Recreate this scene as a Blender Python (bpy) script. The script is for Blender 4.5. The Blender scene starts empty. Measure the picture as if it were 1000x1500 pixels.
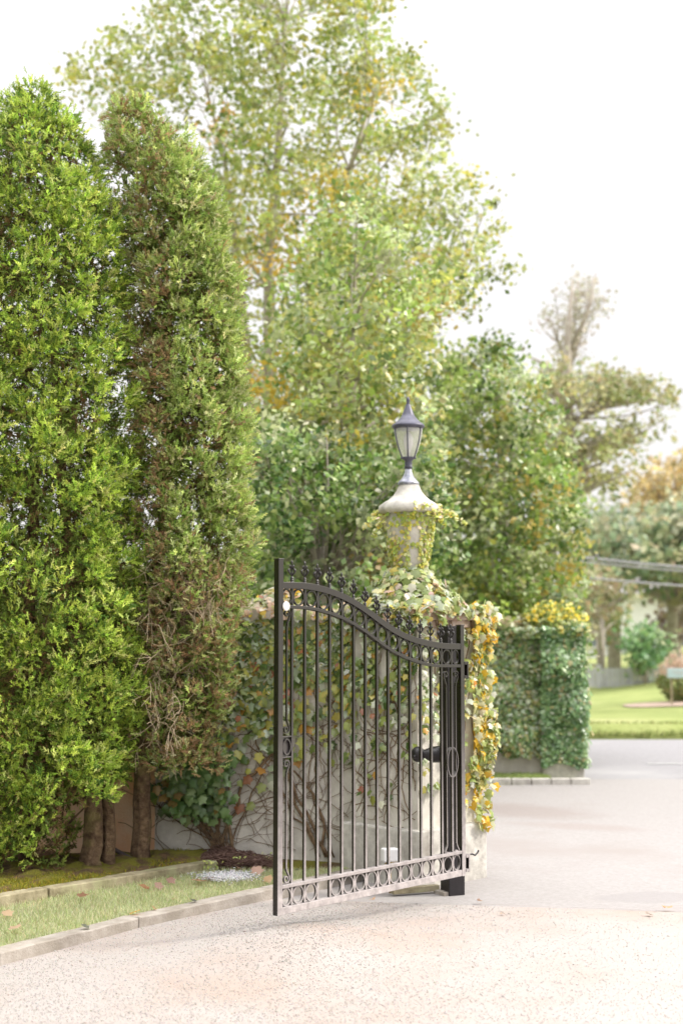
import bpy, bmesh, math, random
import numpy as np
from mathutils import Vector, Matrix
R = np.random.default_rng(7)
random.seed(7)
scene = bpy.context.scene
C = scene.collection
rad = math.radians
PI = math.pi

# ------------------------------------------------------------------ camera
CAM_H = 1.5
F = 50 / 36 * 1500
PITCH = math.atan(180 / F)
cam = bpy.data.cameras.new("camera"); cam_o = bpy.data.objects.new("camera", cam); C.objects.link(cam_o)
cam.sensor_fit = 'VERTICAL'; cam.sensor_height = 36; cam.lens = 50
cam.clip_start = .1; cam.clip_end = 2000
cam_o.location = (0, 0, CAM_H); cam_o.rotation_euler = (PI / 2 + PITCH, 0, 0)
cam.dof.use_dof = True; cam.dof.focus_distance = 7.5; cam.dof.aperture_fstop = 1.7
scene.camera = cam_o

# ------------------------------------------------------------------ sky, sun, exposure
TO_SUN = Vector((.82, .04, .60)).normalized()
world = bpy.data.worlds.new("World"); scene.world = world; world.use_nodes = True
nt = world.node_tree; nt.nodes.clear()
n_out = nt.nodes.new('ShaderNodeOutputWorld'); n_bg = nt.nodes.new('ShaderNodeBackground')
n_sky = nt.nodes.new('ShaderNodeTexSky'); n_sky.sky_type = 'NISHITA'; n_sky.sun_disc = False
n_sky.sun_elevation = math.asin(TO_SUN.z); n_sky.sun_rotation = math.atan2(TO_SUN.x, TO_SUN.y)
n_sky.dust_density = 6; n_sky.air_density = 1.5
n_geo = nt.nodes.new('ShaderNodeTexCoord'); n_sep = nt.nodes.new('ShaderNodeSeparateXYZ')
n_map = nt.nodes.new('ShaderNodeMapRange')           # an overcast sky grows brighter towards the zenith
n_map.inputs['From Min'].default_value = 0; n_map.inputs['From Max'].default_value = 1
n_map.inputs['To Min'].default_value = 5.7; n_map.inputs['To Max'].default_value = 32
n_pow = nt.nodes.new('ShaderNodeMath'); n_pow.operation = 'POWER'; n_pow.inputs[1].default_value = 3.4; n_pow.use_clamp = True
n_col = nt.nodes.new('ShaderNodeVectorMath'); n_col.operation = 'SCALE'
n_col.inputs[0].default_value = (1.0, .975, .985)
n_mix = nt.nodes.new('ShaderNodeMix'); n_mix.data_type = 'RGBA'; n_mix.inputs['Factor'].default_value = .9
L = nt.links.new
L(n_geo.outputs['Generated'], n_sep.inputs[0]); L(n_sep.outputs['Z'], n_pow.inputs[0]); L(n_pow.outputs[0], n_map.inputs['Value'])
L(n_map.outputs['Result'], n_col.inputs['Scale'])
L(n_sky.outputs['Color'], n_mix.inputs['A']); L(n_col.outputs[0], n_mix.inputs['B'])
L(n_mix.outputs['Result'], n_bg.inputs['Color']); n_bg.inputs['Strength'].default_value = .1
L(n_bg.outputs[0], n_out.inputs['Surface'])
sl = bpy.data.lights.new("sun", 'SUN'); sun = bpy.data.objects.new("sun", sl); C.objects.link(sun)
sl.energy = 2.05; sl.angle = rad(9); sl.color = (1, .94, .84)
sun.rotation_euler = TO_SUN.to_track_quat('Z', 'Y').to_euler()
scene.view_settings.view_transform = 'Standard'; scene.view_settings.look = 'None'
scene.view_settings.exposure = .95; scene.view_settings.gamma = 1
scene.cycles.max_bounces = 7; scene.cycles.transparent_max_bounces = 8

# ------------------------------------------------------------------ helpers
FW = Vector((0, math.cos(PITCH), math.sin(PITCH))); UP = Vector((0, -math.sin(PITCH), math.cos(PITCH)))
def at(px, py, Y):
    """world point seen at photo pixel (px, py), at distance Y along the ground"""
    d = FW + Vector((1, 0, 0)) * ((px - 500) / F) + UP * ((750 - py) / F)
    return Vector((0, 0, CAM_H)) + d * (Y / d.y)
def on_ground(px, py, z=0.):
    d = FW + Vector((1, 0, 0)) * ((px - 500) / F) + UP * ((750 - py) / F)
    return Vector((0, 0, CAM_H)) + d * ((z - CAM_H) / d.z)

def mesh_np(name, verts, faces, col=None, smooth=False):
    """verts (n,3), faces (m,k) all same size; col (n,3) per-vertex colour"""
    verts = np.asarray(verts, dtype=np.float32); faces = np.asarray(faces, dtype=np.int32)
    me = bpy.data.meshes.new(name); k = faces.shape[1]
    me.vertices.add(len(verts)); me.vertices.foreach_set('co', verts.ravel())
    me.loops.add(faces.size); me.loops.foreach_set('vertex_index', faces.ravel())
    me.polygons.add(len(faces))
    me.polygons.foreach_set('loop_start', np.arange(0, faces.size, k, dtype=np.int32))
    me.polygons.foreach_set('loop_total', np.full(len(faces), k, dtype=np.int32))
    if smooth: me.polygons.foreach_set('use_smooth', np.ones(len(faces), dtype=bool))
    if col is not None:
        a = me.color_attributes.new('col', 'FLOAT_COLOR', 'POINT')
        c = np.ones((len(verts), 4), dtype=np.float32); c[:, :3] = col
        a.data.foreach_set('color', c.ravel())
    me.update(calc_edges=True)
    return me
def link(name, me, m=None, parent=None, kind=None):
    o = bpy.data.objects.new(name, me); C.objects.link(o)
    if m is not None and not me.materials: me.materials.append(m)
    if parent is not None: o.parent = parent
    if kind: o['kind'] = kind
    return o
def from_bm(name, bm, m, parent=None, kind=None, smooth=False, bevel=0):
    if bevel: bmesh.ops.bevel(bm, geom=list(bm.edges), offset=bevel, segments=2, affect='EDGES', profile=.5, clamp_overlap=True)
    me = bpy.data.meshes.new(name); bmesh.ops.recalc_face_normals(bm, faces=bm.faces); bm.to_mesh(me); bm.free()
    if smooth:
        for p in me.polygons: p.use_smooth = True
    return link(name, me, m, parent, kind)
def tag(o, label, cat, group=None):
    o['label'] = label; o['category'] = cat
    if group: o['group'] = group
    return o
def thing(name, label, cat, loc=(0, 0, 0), rz=0, group=None):
    o = bpy.data.objects.new(name, None); C.objects.link(o); o.empty_display_size = .2
    o.location = loc; o.rotation_euler = (0, 0, rz)
    return tag(o, label, cat, group)
def box(bm, x0, x1, y0, y1, z0, z1, M=None):
    vs = [bm.verts.new((x, y, z)) for x in (x0, x1) for y in (y0, y1) for z in (z0, z1)]
    for f in ((0, 1, 3, 2), (4, 6, 7, 5), (0, 4, 5, 1), (2, 3, 7, 6), (0, 2, 6, 4), (1, 5, 7, 3)):
        bm.faces.new([vs[i] for i in f])
    if M is not None:
        for v in vs: v.co = M @ v.co
    return vs
def box_obj(name, dims, m, parent=None, bevel=.003, kind=None):
    bm = bmesh.new(); box(bm, *dims); return from_bm(name, bm, m, parent, kind, bevel=bevel)
def sweep(bm, pts, w, h, side=Vector((0, 1, 0)), caps=True):
    """rectangular bar along pts; w across `side`, h perpendicular"""
    pts = [Vector(p) for p in pts]; n = len(pts); rings = []
    for i, p in enumerate(pts):
        t = (pts[min(i + 1, n - 1)] - pts[max(i - 1, 0)]).normalized()
        s = side.normalized(); u = t.cross(s).normalized()
        rings.append([bm.verts.new(p + s * a * w / 2 + u * b * h / 2) for a, b in ((-1, -1), (1, -1), (1, 1), (-1, 1))])
    for a, b in zip(rings, rings[1:]):
        for k in range(4): bm.faces.new((a[k], a[(k + 1) % 4], b[(k + 1) % 4], b[k]))
    if caps: bm.faces.new(rings[0][::-1]); bm.faces.new(rings[-1])
def tube(bm, pts, r, n=6, caps=True):
    pts = [Vector(p) for p in pts]; m = len(pts); rr = r if hasattr(r, '__len__') else [r] * m
    rings = []; u = None
    for i, p in enumerate(pts):
        t = pts[min(i + 1, m - 1)] - pts[max(i - 1, 0)]
        t = t.normalized() if t.length > 1e-9 else Vector((0, 0, 1))
        if u is None: u = t.orthogonal().normalized()
        u = (u - t * u.dot(t)); u = u.normalized() if u.length > 1e-6 else t.orthogonal().normalized()
        v = t.cross(u)
        rings.append([bm.verts.new(p + (u * math.cos(2 * PI * k / n) + v * math.sin(2 * PI * k / n)) * rr[i]) for k in range(n)])
    for a, b in zip(rings, rings[1:]):
        for k in range(n): bm.faces.new((a[k], a[(k + 1) % n], b[(k + 1) % n], b[k]))
    if caps and n > 2: bm.faces.new(rings[0][::-1]); bm.faces.new(rings[-1])
def lathe(bm, prof, n=20, c=(0, 0, 0), caps=True):
    rings = [[bm.verts.new((c[0] + r * math.cos(2 * PI * k / n), c[1] + r * math.sin(2 * PI * k / n), c[2] + z)) for k in range(n)] for r, z in prof]
    for a, b in zip(rings, rings[1:]):
        for k in range(n): bm.faces.new((a[k], a[(k + 1) % n], b[(k + 1) % n], b[k]))
    if caps: bm.faces.new(rings[0][::-1]); bm.faces.new(rings[-1])
def ball(bm, c, r, sc=(1, 1, 1), u=8, v=6):
    bmesh.ops.create_uvsphere(bm, u_segments=u, v_segments=v, radius=r, matrix=Matrix.Translation(c) @ Matrix.Diagonal((*sc, 1)))
def rot_np(d, up=None, roll=None):
    """(n,3) directions -> (n,3,3) matrices whose z axis is d"""
    d = d / np.maximum(np.linalg.norm(d, axis=1, keepdims=True), 1e-9)
    a = np.where(np.abs(d[:, 2:3]) < .9, np.array([[0, 0, 1.]]), np.array([[1., 0, 0]]))
    x = np.cross(a, d); x /= np.linalg.norm(x, axis=1, keepdims=True); y = np.cross(d, x)
    if roll is None: roll = R.uniform(0, 2 * PI, len(d))
    c, s = np.cos(roll)[:, None], np.sin(roll)[:, None]
    return np.stack([x * c + y * s, -x * s + y * c, d], axis=2)
def scatter(name, tv, tf, M, P, S, col=None, tcol=None, smooth=False):
    """copies of the template as one mesh. tv (v,3) tf (f,k) M (n,3,3) P (n,3) S (n,)"""
    n, v = len(P), len(tv)
    V = np.einsum('nij,vj->nvi', M, tv) * S[:, None, None] + P[:, None, :]
    Fc = tf[None] + (np.arange(n) * v)[:, None, None]
    cc = None
    if col is not None:
        cc = np.repeat(col[:, None, :], v, axis=1)
        if tcol is not None: cc = cc * tcol[None, :, None]
        cc = cc.reshape(-1, 3)
    return mesh_np(name, V.reshape(-1, 3), Fc.reshape(-1, tf.shape[1]), cc, smooth)
def palette(n, cols, w, jit=.18):
    cols = np.array(cols, dtype=float); w = np.array(w, dtype=float); w /= w.sum()
    c = cols[R.choice(len(cols), n, p=w)]
    return np.clip(c * R.uniform(1 - jit, 1 + jit, (n, 1)) * R.uniform(.93, 1.07, (n, 3)), 0, 1)

# ------------------------------------------------------------------ materials
def new_mat(name):
    m = bpy.data.materials.new(name); m.use_nodes = True
    t = m.node_tree; return m, t, t.nodes['Principled BSDF']
def N(t, typ, **kw):
    n = t.nodes.new(typ)
    for k, v in kw.items():
        if k in n.inputs: n.inputs[k].default_value = v
        else: setattr(n, k, v)
    return n
def surf(name, c1, c2, scale=6, rough=.8, bump=.3, bscale=60, c3=None, s3=1.2, lo=.35, hi=.65, lo3=.5, hi3=.68, metal=0, spec=.4, bdist=.01, detail=6):
    """two-tone noise colour (+ larger patches of c3) and fine relief"""
    m, t, p = new_mat(name); l = t.links.new
    tc = N(t, 'ShaderNodeTexCoord'); co = tc.outputs['Object']
    n1 = N(t, 'ShaderNodeTexNoise', Scale=scale, Detail=detail, Roughness=.62); l(co, n1.inputs['Vector'])
    r1 = N(t, 'ShaderNodeValToRGB'); r1.color_ramp.elements[0].position = lo; r1.color_ramp.elements[1].position = hi
    r1.color_ramp.elements[0].color = (*c1, 1); r1.color_ramp.elements[1].color = (*c2, 1); l(n1.outputs['Fac'], r1.inputs[0])
    out = r1.outputs[0]
    if c3:
        n3 = N(t, 'ShaderNodeTexNoise', Scale=s3, Detail=5, Roughness=.6); l(co, n3.inputs['Vector'])
        r3 = N(t, 'ShaderNodeMapRange'); r3.inputs['From Min'].default_value = lo3; r3.inputs['From Max'].default_value = hi3
        l(n3.outputs['Fac'], r3.inputs['Value'])
        mx = N(t, 'ShaderNodeMix', data_type='RGBA'); l(r3.outputs[0], mx.inputs['Factor']); l(out, mx.inputs['A'])
        mx.inputs['B'].default_value = (*c3, 1); out = mx.outputs['Result']
    l(out, p.inputs['Base Color'])
    nb = N(t, 'ShaderNodeTexNoise', Scale=bscale, Detail=5, Roughness=.65); l(co, nb.inputs['Vector'])
    b = N(t, 'ShaderNodeBump', Strength=bump, Distance=bdist); l(nb.outputs['Fac'], b.inputs['Height']); l(b.outputs[0], p.inputs['Normal'])
    p.inputs['Roughness'].default_value = rough; p.inputs['Metallic'].default_value = metal
    p.inputs['Specular IOR Level'].default_value = spec
    return m
def leaf_mat(name, rough=.5, trans=.35, spec=.35, sub=1.25):
    m, t, p = new_mat(name); l = t.links.new
    a = N(t, 'ShaderNodeAttribute', attribute_name='col')
    l(a.outputs['Color'], p.inputs['Base Color']); p.inputs['Roughness'].default_value = rough
    p.inputs['Specular IOR Level'].default_value = spec
    tr = N(t, 'ShaderNodeBsdfTranslucent'); sc = N(t, 'ShaderNodeVectorMath', operation='SCALE'); sc.inputs['Scale'].default_value = sub
    l(a.outputs['Color'], sc.inputs[0]); l(sc.outputs[0], tr.inputs['Color'])
    mx = N(t, 'ShaderNodeMixShader'); mx.inputs[0].default_value = trans
    l(p.outputs[0], mx.inputs[1]); l(tr.outputs[0], mx.inputs[2]); l(mx.outputs[0], t.nodes['Material Output'].inputs['Surface'])
    return m
M_leaf = leaf_mat('leaf', .36, .36, .65)
M_needle = leaf_mat('needle', .6, .3, .25)
M_grass = leaf_mat('grass_blade', .6, .35, .25)
M_petal = leaf_mat('petal', .6, .4, .2)
M_bark = surf('bark', (.09, .05, .03), (.30, .20, .12), 22, .9, 1, 60, bdist=.03, c3=(.30, .26, .10), s3=4)
M_bark_pale = surf('pale_bark', (.28, .24, .20), (.45, .41, .36), 9, .9, .5, 40)
M_stem = surf('vine_stem', (.10, .06, .035), (.25, .17, .10), 30, .9, .6, 120)
M_twig = surf('dead_twig', (.30, .22, .14), (.46, .38, .27), 30, .85, .3, 120)
M_stucco = surf('stucco', (.50, .47, .42), (.66, .63, .57), 7, .9, .55, 70, c3=(.36, .33, .30), s3=2.2, lo3=.52, hi3=.75)
M_wall_old = surf('stained_render', (.74, .36, .16), (.76, .56, .40), 2.0, .9, .5, 70)
M_stone = surf('cast_stone', (.38, .36, .33), (.60, .58, .53), 14, .85, .4, 90, c3=(.30, .27, .24), s3=5, lo3=.55, hi3=.75)
M_cap = surf('pier_cap_stone', (.26, .16, .12), (.48, .37, .31), 16, .9, .6, 60, c3=(.52, .46, .42), s3=5)
M_kerb = surf('kerb_concrete', (.30, .265, .225), (.43, .39, .35), 10, .9, .6, 80, c3=(.27, .24, .20), s3=3)
M_timber = surf('weathered_timber', (.20, .17, .10), (.42, .37, .25), 12, .85, .5, 50, c3=(.27, .30, .14), s3=3)
M_soil = surf('mossy_soil', (.09, .06, .03), (.20, .12, .06), 14, .95, 1, 60, c3=(.20, .19, .02), s3=5, lo3=.42, hi3=.55, bdist=.03)
M_turf = surf('turf', (.28, .30, .15), (.42, .43, .25), 22, .95, .8, 90, bdist=.02)
M_lawn = surf('lawn', (.19, .235, .065), (.26, .30, .095), 1.2, .95, .6, 12, c3=(.34, .35, .15), s3=.25, bdist=.05)
M_gravel = surf('pale_gravel', (.325, .293, .272), (.365, .338, .32), 90, .95, .35, 160, c3=(.34, .275, .235), s3=1.1, lo3=.44, hi3=.70, lo=.3, hi=.6)
M_apron = surf('pale_asphalt', (.275, .259, .252), (.322, .306, .30), 40, .9, .35, 160, c3=(.275, .25, .238), s3=.55, lo3=.52, hi3=.66)
M_road = surf('road_asphalt', (.23, .225, .235), (.275, .27, .28), 20, .9, .3, 120, c3=(.33, .325, .33), s3=.35)
M_white = surf('white_paint', (.74, .74, .75), (.8, .8, .8), 5, .5, .05, 30)
M_roof = surf('slate_roof', (.22, .21, .22), (.30, .28, .28), 6, .8, .3, 20)
M_fence = surf('grey_fence_paint', (.44, .44, .47), (.54, .54, .57), 6, .8, .2, 20)
M_ground = surf('far_ground', (.22, .26, .08), (.34, .38, .14), 1, .95, .5, 8)
M_joint = surf('dark_joint', (.22, .20, .19), (.32, .29, .28), 30, .95, .2, 60)
M_damp = surf('damp_stain', (.27, .235, .222), (.315, .285, .275), 3, .8, .1, 60)
M_ash = surf('ash_grit', (.42, .42, .44), (.60, .60, .62), 60, .95, .8, 120)
M_glasspane, t_, p_ = new_mat('frosted_glass')
p_.inputs['Base Color'].default_value = (.97, .97, .96, 1); p_.inputs['Roughness'].default_value = .22
p_.inputs['Transmission Weight'].default_value = .82; p_.inputs['IOR'].default_value = 1.3
M_window, t_, p_ = new_mat('window_glass')
p_.inputs['Base Color'].default_value = (.16, .19, .22, 1); p_.inputs['Roughness'].default_value = .08
M_reflector = surf('reflector', (.80, .78, .72), (.85, .83, .78), 40, .3, .1, 60)
M_pewter = surf('pewter_metal', (.16, .17, .21), (.42, .43, .48), 24, .35, .2, 60, metal=.6)
M_lampmetal = surf('lantern_metal', (.045, .045, .07), (.085, .085, .125), 12, .42, .1, 60, metal=.2, spec=.6)
M_black = surf('black_steel', (.010, .008, .010), (.016, .013, .016), 12, .38, .15, 60, spec=.5)
M_brass = surf('brass', (.45, .33, .15), (.55, .42, .2), 12, .4, .1, 60, metal=.6)
M_sign = surf('pale_blue_paint', (.42, .55, .62), (.52, .64, .70), 5, .5, .1, 30)
M_wire = surf('cable', (.34, .33, .38), (.42, .41, .46), 5, .6, .1, 30)

# gate paint: black-brown gloss with pale road dust that is thickest near the ground, plus painted light on the fronts
M_iron, t, p = new_mat('gate_iron'); l = t.links.new
tc = N(t, 'ShaderNodeTexCoord'); geo = N(t, 'ShaderNodeNewGeometry'); sp = N(t, 'ShaderNodeSeparateXYZ'); l(geo.outputs['Position'], sp.inputs[0])
mr = N(t, 'ShaderNodeMapRange'); mr.inputs['From Min'].default_value = 1.15; mr.inputs['From Max'].default_value = .10
mr.inputs['To Min'].default_value = 0; mr.inputs['To Max'].default_value = 1
l(sp.outputs['Z'], mr.inputs['Value'])
pw = N(t, 'ShaderNodeMath', operation='POWER'); pw.inputs[1].default_value = 1.5; l(mr.outputs[0], pw.inputs[0])
nz = N(t, 'ShaderNodeTexNoise', Scale=26, Detail=6, Roughness=.7); l(geo.outputs['Position'], nz.inputs['Vector'])
r_ = N(t, 'ShaderNodeMapRange'); r_.inputs['From Min'].default_value = .35; r_.inputs['From Max'].default_value = .65; r_.inputs['To Min'].default_value = .55
l(nz.outputs['Fac'], r_.inputs['Value'])
mu = N(t, 'ShaderNodeMath', operation='MULTIPLY'); l(pw.outputs[0], mu.inputs[0]); l(r_.outputs[0], mu.inputs[1])
dt_ = N(t, 'ShaderNodeVectorMath', operation='DOT_PRODUCT'); dt_.inputs[1].default_value = (.80, -.70, .55); l(geo.outputs['True Normal'], dt_.inputs[0])   # front faces painted paler, as if lit, against the dark sides
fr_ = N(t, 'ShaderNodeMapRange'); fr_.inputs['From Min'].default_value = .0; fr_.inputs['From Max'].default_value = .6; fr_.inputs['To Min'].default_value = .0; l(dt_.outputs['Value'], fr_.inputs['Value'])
ad_ = N(t, 'ShaderNodeMath', operation='ADD'); ad_.inputs[1].default_value = .035; l(mu.outputs[0], ad_.inputs[0]); ad_.use_clamp = True; mu = ad_  # even pale tone that paints the lit fronts over their full height
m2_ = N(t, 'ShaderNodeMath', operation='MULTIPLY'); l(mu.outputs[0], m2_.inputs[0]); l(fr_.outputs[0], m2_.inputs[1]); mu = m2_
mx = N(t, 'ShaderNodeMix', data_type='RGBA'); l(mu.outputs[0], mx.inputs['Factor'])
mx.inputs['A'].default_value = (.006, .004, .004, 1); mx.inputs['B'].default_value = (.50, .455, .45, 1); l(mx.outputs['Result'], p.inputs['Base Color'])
rr_ = N(t, 'ShaderNodeMapRange'); rr_.inputs['To Min'].default_value = .27; rr_.inputs['To Max'].default_value = .75; l(mu.outputs[0], rr_.inputs['Value']); l(rr_.outputs[0], p.inputs['Roughness'])
p.inputs['Specular IOR Level'].default_value = .6
b = N(t, 'ShaderNodeBump', Strength=.25, Distance=.002); l(nz.outputs['Fac'], b.inputs['Height']); l(b.outputs[0], p.inputs['Normal'])

# ================================================================== GROUND
def sheet(name, pts, z, m, kind='structure'):
    bm = bmesh.new(); bm.faces.new([bm.verts.new((x, y, z)) for x, y in pts]); return from_bm(name, bm, m, None, kind)
gz = lambda x, y: .085 * np.exp(-(((x + .25) / .55) ** 2 + ((y - 6.95) / .6) ** 2))
bm = bmesh.new()
sheet('ground', [(-300, -60), (300, -60), (300, 500), (-300, 500)], -.030, M_ground)
sheet('road', [(-80, 15.0), (80, 15.0), (80, 20.9), (-80, 20.9)], -.016, M_road)
ap = [(-6, -8), (14, -8), (14, 14.85), (9, 15.15), (2.5, 15.12), (2.35, 14.6), (.0, 14.3), (-6, 14.2)]
sheet('driveway', ap, -.010, M_apron)
# gravel forecourt: a gently uneven sheet ending at the asphalt seam
def seam(x): return 8.06 - .22 * (x - .8) / 1.3
nx, ny = 90, 130
gx = np.linspace(-6, 8, nx); V = []
for j in range(ny):
    v_ = j / (ny - 1)
    for x in gx:
        y0, y1 = -4, seam(x); y = y0 + (y1 - y0) * v_ ** .6
        V.append((x, y, gz(x, y)))
Fq = [(j * nx + i, j * nx + i + 1, (j + 1) * nx + i + 1, (j + 1) * nx + i) for j in range(ny - 1) for i in range(nx - 1)]
link('gravel_drive', mesh_np('gravel_drive', V, Fq, smooth=True), M_gravel, kind='structure')
# seam, patch, damp stain, road marking
sp_ = [(.74, 8.10), (.95, 8.06), (1.25, 8.00), (1.6, 7.93), (2.0, 7.86), (2.6, 7.75)]
bm = bmesh.new(); prev = None
for i, (x, y) in enumerate(sp_):
    w = (.006, .009, .004, .010, .006, .005)[i]; a = bm.verts.new((x, y - w, .004)); c = bm.verts.new((x, y + w, .004))
    if prev: bm.faces.new((prev[0], a, c, prev[1]))
    prev = (a, c)
from_bm('asphalt_seam', bm, M_joint, kind='structure')
def blob(name, cx, cy, rx, ry, ang, z, m, n=28, jit=.16, seed=1):
    rg = random.Random(seed); bm = bmesh.new(); vs = []; ph = [rg.uniform(0, 6.28) for _ in range(4)]
    for k in range(n):
        t_ = 2 * PI * k / n; r = 1 + jit * (math.sin(2 * t_ + ph[0]) + .6 * math.sin(3 * t_ + ph[1]) + .4 * math.sin(5 * t_ + ph[2]))
        x, y = rx * r * math.cos(t_), ry * r * math.sin(t_)
        vs.append(bm.verts.new((cx + x * math.cos(ang) - y * math.sin(ang), cy + x * math.sin(ang) + y * math.cos(ang), z)))
    bm.faces.new(vs); return from_bm(name, bm, m, None, 'structure')
# soft-edged stains and a worn patch in the asphalt itself
pA, pB, pC = on_ground(765, 1186), on_ground(850, 1209), on_ground(948, 1312)
t = M_apron.node_tree; l = t.links.new; p = t.nodes['Principled BSDF']; base_in = p.inputs['Base Color'].links[0].from_socket
ge = N(t, 'ShaderNodeNewGeometry'); nz = N(t, 'ShaderNodeTexNoise', Scale=3.5, Detail=5); l(ge.outputs['Position'], nz.inputs['Vector'])
for (q, rx, ry, ang, soft, colr_, amt) in ((pA, .62, .42, -.75, .35, (.235, .195, .18), .55), (pB, .5, .18, -.45, .4, (.26, .215, .20), .45), (pC, .30, .17, .15, .12, (.25, .235, .235), .55)):
    mp = N(t, 'ShaderNodeMapping', vector_type='TEXTURE'); mp.inputs['Location'].default_value = (q.x, q.y, 0); mp.inputs['Rotation'].default_value = (0, 0, ang); mp.inputs['Scale'].default_value = (rx, ry, 1)
    l(ge.outputs['Position'], mp.inputs['Vector']); ln = N(t, 'ShaderNodeVectorMath', operation='LENGTH'); l(mp.outputs[0], ln.inputs[0])
    ad = N(t, 'ShaderNodeMath', operation='ADD'); l(ln.outputs['Value'], ad.inputs[0]); l(nz.outputs['Fac'], ad.inputs[1])
    m_ = N(t, 'ShaderNodeMapRange'); m_.inputs['From Min'].default_value = 1.5 + soft; m_.inputs['From Max'].default_value = 1.5 - soft; m_.inputs['To Max'].default_value = amt; l(ad.outputs[0], m_.inputs['Value'])
    mx = N(t, 'ShaderNodeMix', data_type='RGBA'); l(m_.outputs[0], mx.inputs['Factor']); l(base_in, mx.inputs['A']); mx.inputs['B'].default_value = (*colr_, 1); base_in = mx.outputs['Result']
l(base_in, p.inputs['Base Color'])
for (yy, x0, x1) in ((16.9, 3.6, 40),):
    sheet('road_line', [(x0, yy), (x1, yy), (x1, yy + .12), (x0, yy + .12)], -.010, surf('worn_road_paint', (.34, .34, .34), (.46, .46, .46), 14, .8, .2, 80))
# road gutter strip and far lawn rising from a rough verge
def lawn_z(x, y):
    k = min(max((y - 21) / 12, 0), 1.05); return .17 - .04 * k + max(x - 5.0, -1) * .125 * k * k ** .3 + .012 * math.sin(x * 1.3 + y * .7)
V = []; Fq = []; nx, ny = 60, 26
for j in range(ny):
    for i in range(nx):
        x = -30 + 70 * i / (nx - 1); v_ = j / (ny - 1); y = 21.0 + 40 * v_ ** 1.6
        z = lawn_z(x, y)
        if j == 0: z = -.03
        V.append((x, y, z))
Fq = [(j * nx + i, j * nx + i + 1, (j + 1) * nx + i + 1, (j + 1) * nx + i) for j in range(ny - 1) for i in range(nx - 1)]
link('lawn', mesh_np('lawn', V, Fq, smooth=True), M_lawn, kind='structure')
# kerb along the drive (separate cast lengths), grass strip, timber sleepers, soil bed
KB = [on_ground(*p) for p in ((-260, 1489), (-130, 1452), (0, 1415), (100, 1388), (204, 1361), (300, 1338), (400, 1317), (470, 1302), (530, 1288))]
def kerb_len(a, b, h, w, m, name, bev=.006, gap=.004, parent=None, z0=-.03, seg=4, wob=.002):
    d = (b - a); ln = d.length; d.normalize(); s = Vector((-d.y, d.x, 0))
    bm = bmesh.new(); pts = [a + d * (gap + (ln - 2 * gap) * i / seg) for i in range(seg + 1)]
    rings = []
    for p in pts:
        q = [p + Vector((0, 0, z0)), p + s * w + Vector((0, 0, z0)), p + s * w + Vector((0, 0, h)), p + Vector((0, 0, h))]
        q = [v + Vector((random.uniform(-wob, wob), random.uniform(-wob, wob), random.uniform(-wob, wob))) for v in q]
        rings.append([bm.verts.new(v) for v in q])
    for r0, r1 in zip(rings, rings[1:]):
        for k in range(4): bm.faces.new((r0[k], r0[(k + 1) % 4], r1[(k + 1) % 4], r1[k]))
    bm.faces.new(rings[0][::-1]); bm.faces.new(rings[-1])
    return from_bm(name, bm, m, parent, bevel=bev)
kerb = thing('kerb', 'pale concrete kerb between the grass strip and the gravel', 'kerb', (0, 0, 0))
lens = [(0, 2), (2, 4), (4, 6), (6, 8)]
for a, b, sg_ in ((KB[0], KB[2], 6), (KB[2], KB[4], 8), (KB[4], KB[6], 8), (KB[6], KB[8], 8)):
    kerb_len(a, b, .058, .10, M_kerb, 'kerb_stone', parent=kerb, seg=sg_, gap=.0015, wob=.003)
TB = [on_ground(*p) for p in ((-180, 1375), (72, 1327), (318, 1283))]
tim = thing('timber_edging', 'long weathered timber sleepers edging the mossy bed', 'edging')
kerb_len(TB[0], TB[1], .10, .085, M_timber, 'sleeper', parent=tim, wob=.004)
kerb_len(TB[1], TB[2], .094, .085, M_timber, 'sleeper', parent=tim, wob=.004)
bd = box_obj('timber_board', (-.16, .14, -.02, .02, 0, .035), M_timber, bevel=.004); q = on_ground(612, 1313)
bd.location = (q.x, q.y + .12, .002); bd.rotation_euler = (0, 0, .42); tag(bd, 'short weathered timber board lying at the foot of the black gate post', 'board')
# grass strip surface
gs = [(p.x, p.y) for p in KB] ; back = [(p.x, p.y + .03) for p in (TB[2], TB[1], TB[0])]
sheet('grass_strip', [(p.x - .05, p.y + .08) for p in KB] + [(.2, 8.95), (-.2, 9.1), (-.78, 8.98)] + back, .032, M_turf)
# soil bed behind the sleepers, slightly mounded
V = []; nx, ny = 60, 24
for j in range(ny):
    for i in range(nx):
        x = -5.5 + 5.9 * i / (nx - 1)
        yf = np.interp(x, [-5.5, TB[0].x, TB[1].x, TB[2].x, .4], [TB[0].y - 3.4, TB[0].y, TB[1].y, TB[2].y, 9.0]) + .06
        y = yf + (9.55 - yf) * j / (ny - 1)
        z = .072 + .05 * math.sin(PI * min(1, j / (ny - 1))) + .012 * math.sin(x * 17 + y * 9) + .01 * math.sin(x * 31 - y * 23)
        if x > -.85: z = .035 + (.03 * (j / (ny - 1)))
        V.append((x, y, z))
Fq = [(j * nx + i, j * nx + i + 1, (j + 1) * nx + i + 1, (j + 1) * nx + i) for j in range(ny - 1) for i in range(nx - 1)]
link('planting_bed', mesh_np('planting_bed', V, Fq, smooth=True), M_soil, kind='structure')
pa = on_ground(333, 1281, .06)

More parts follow.
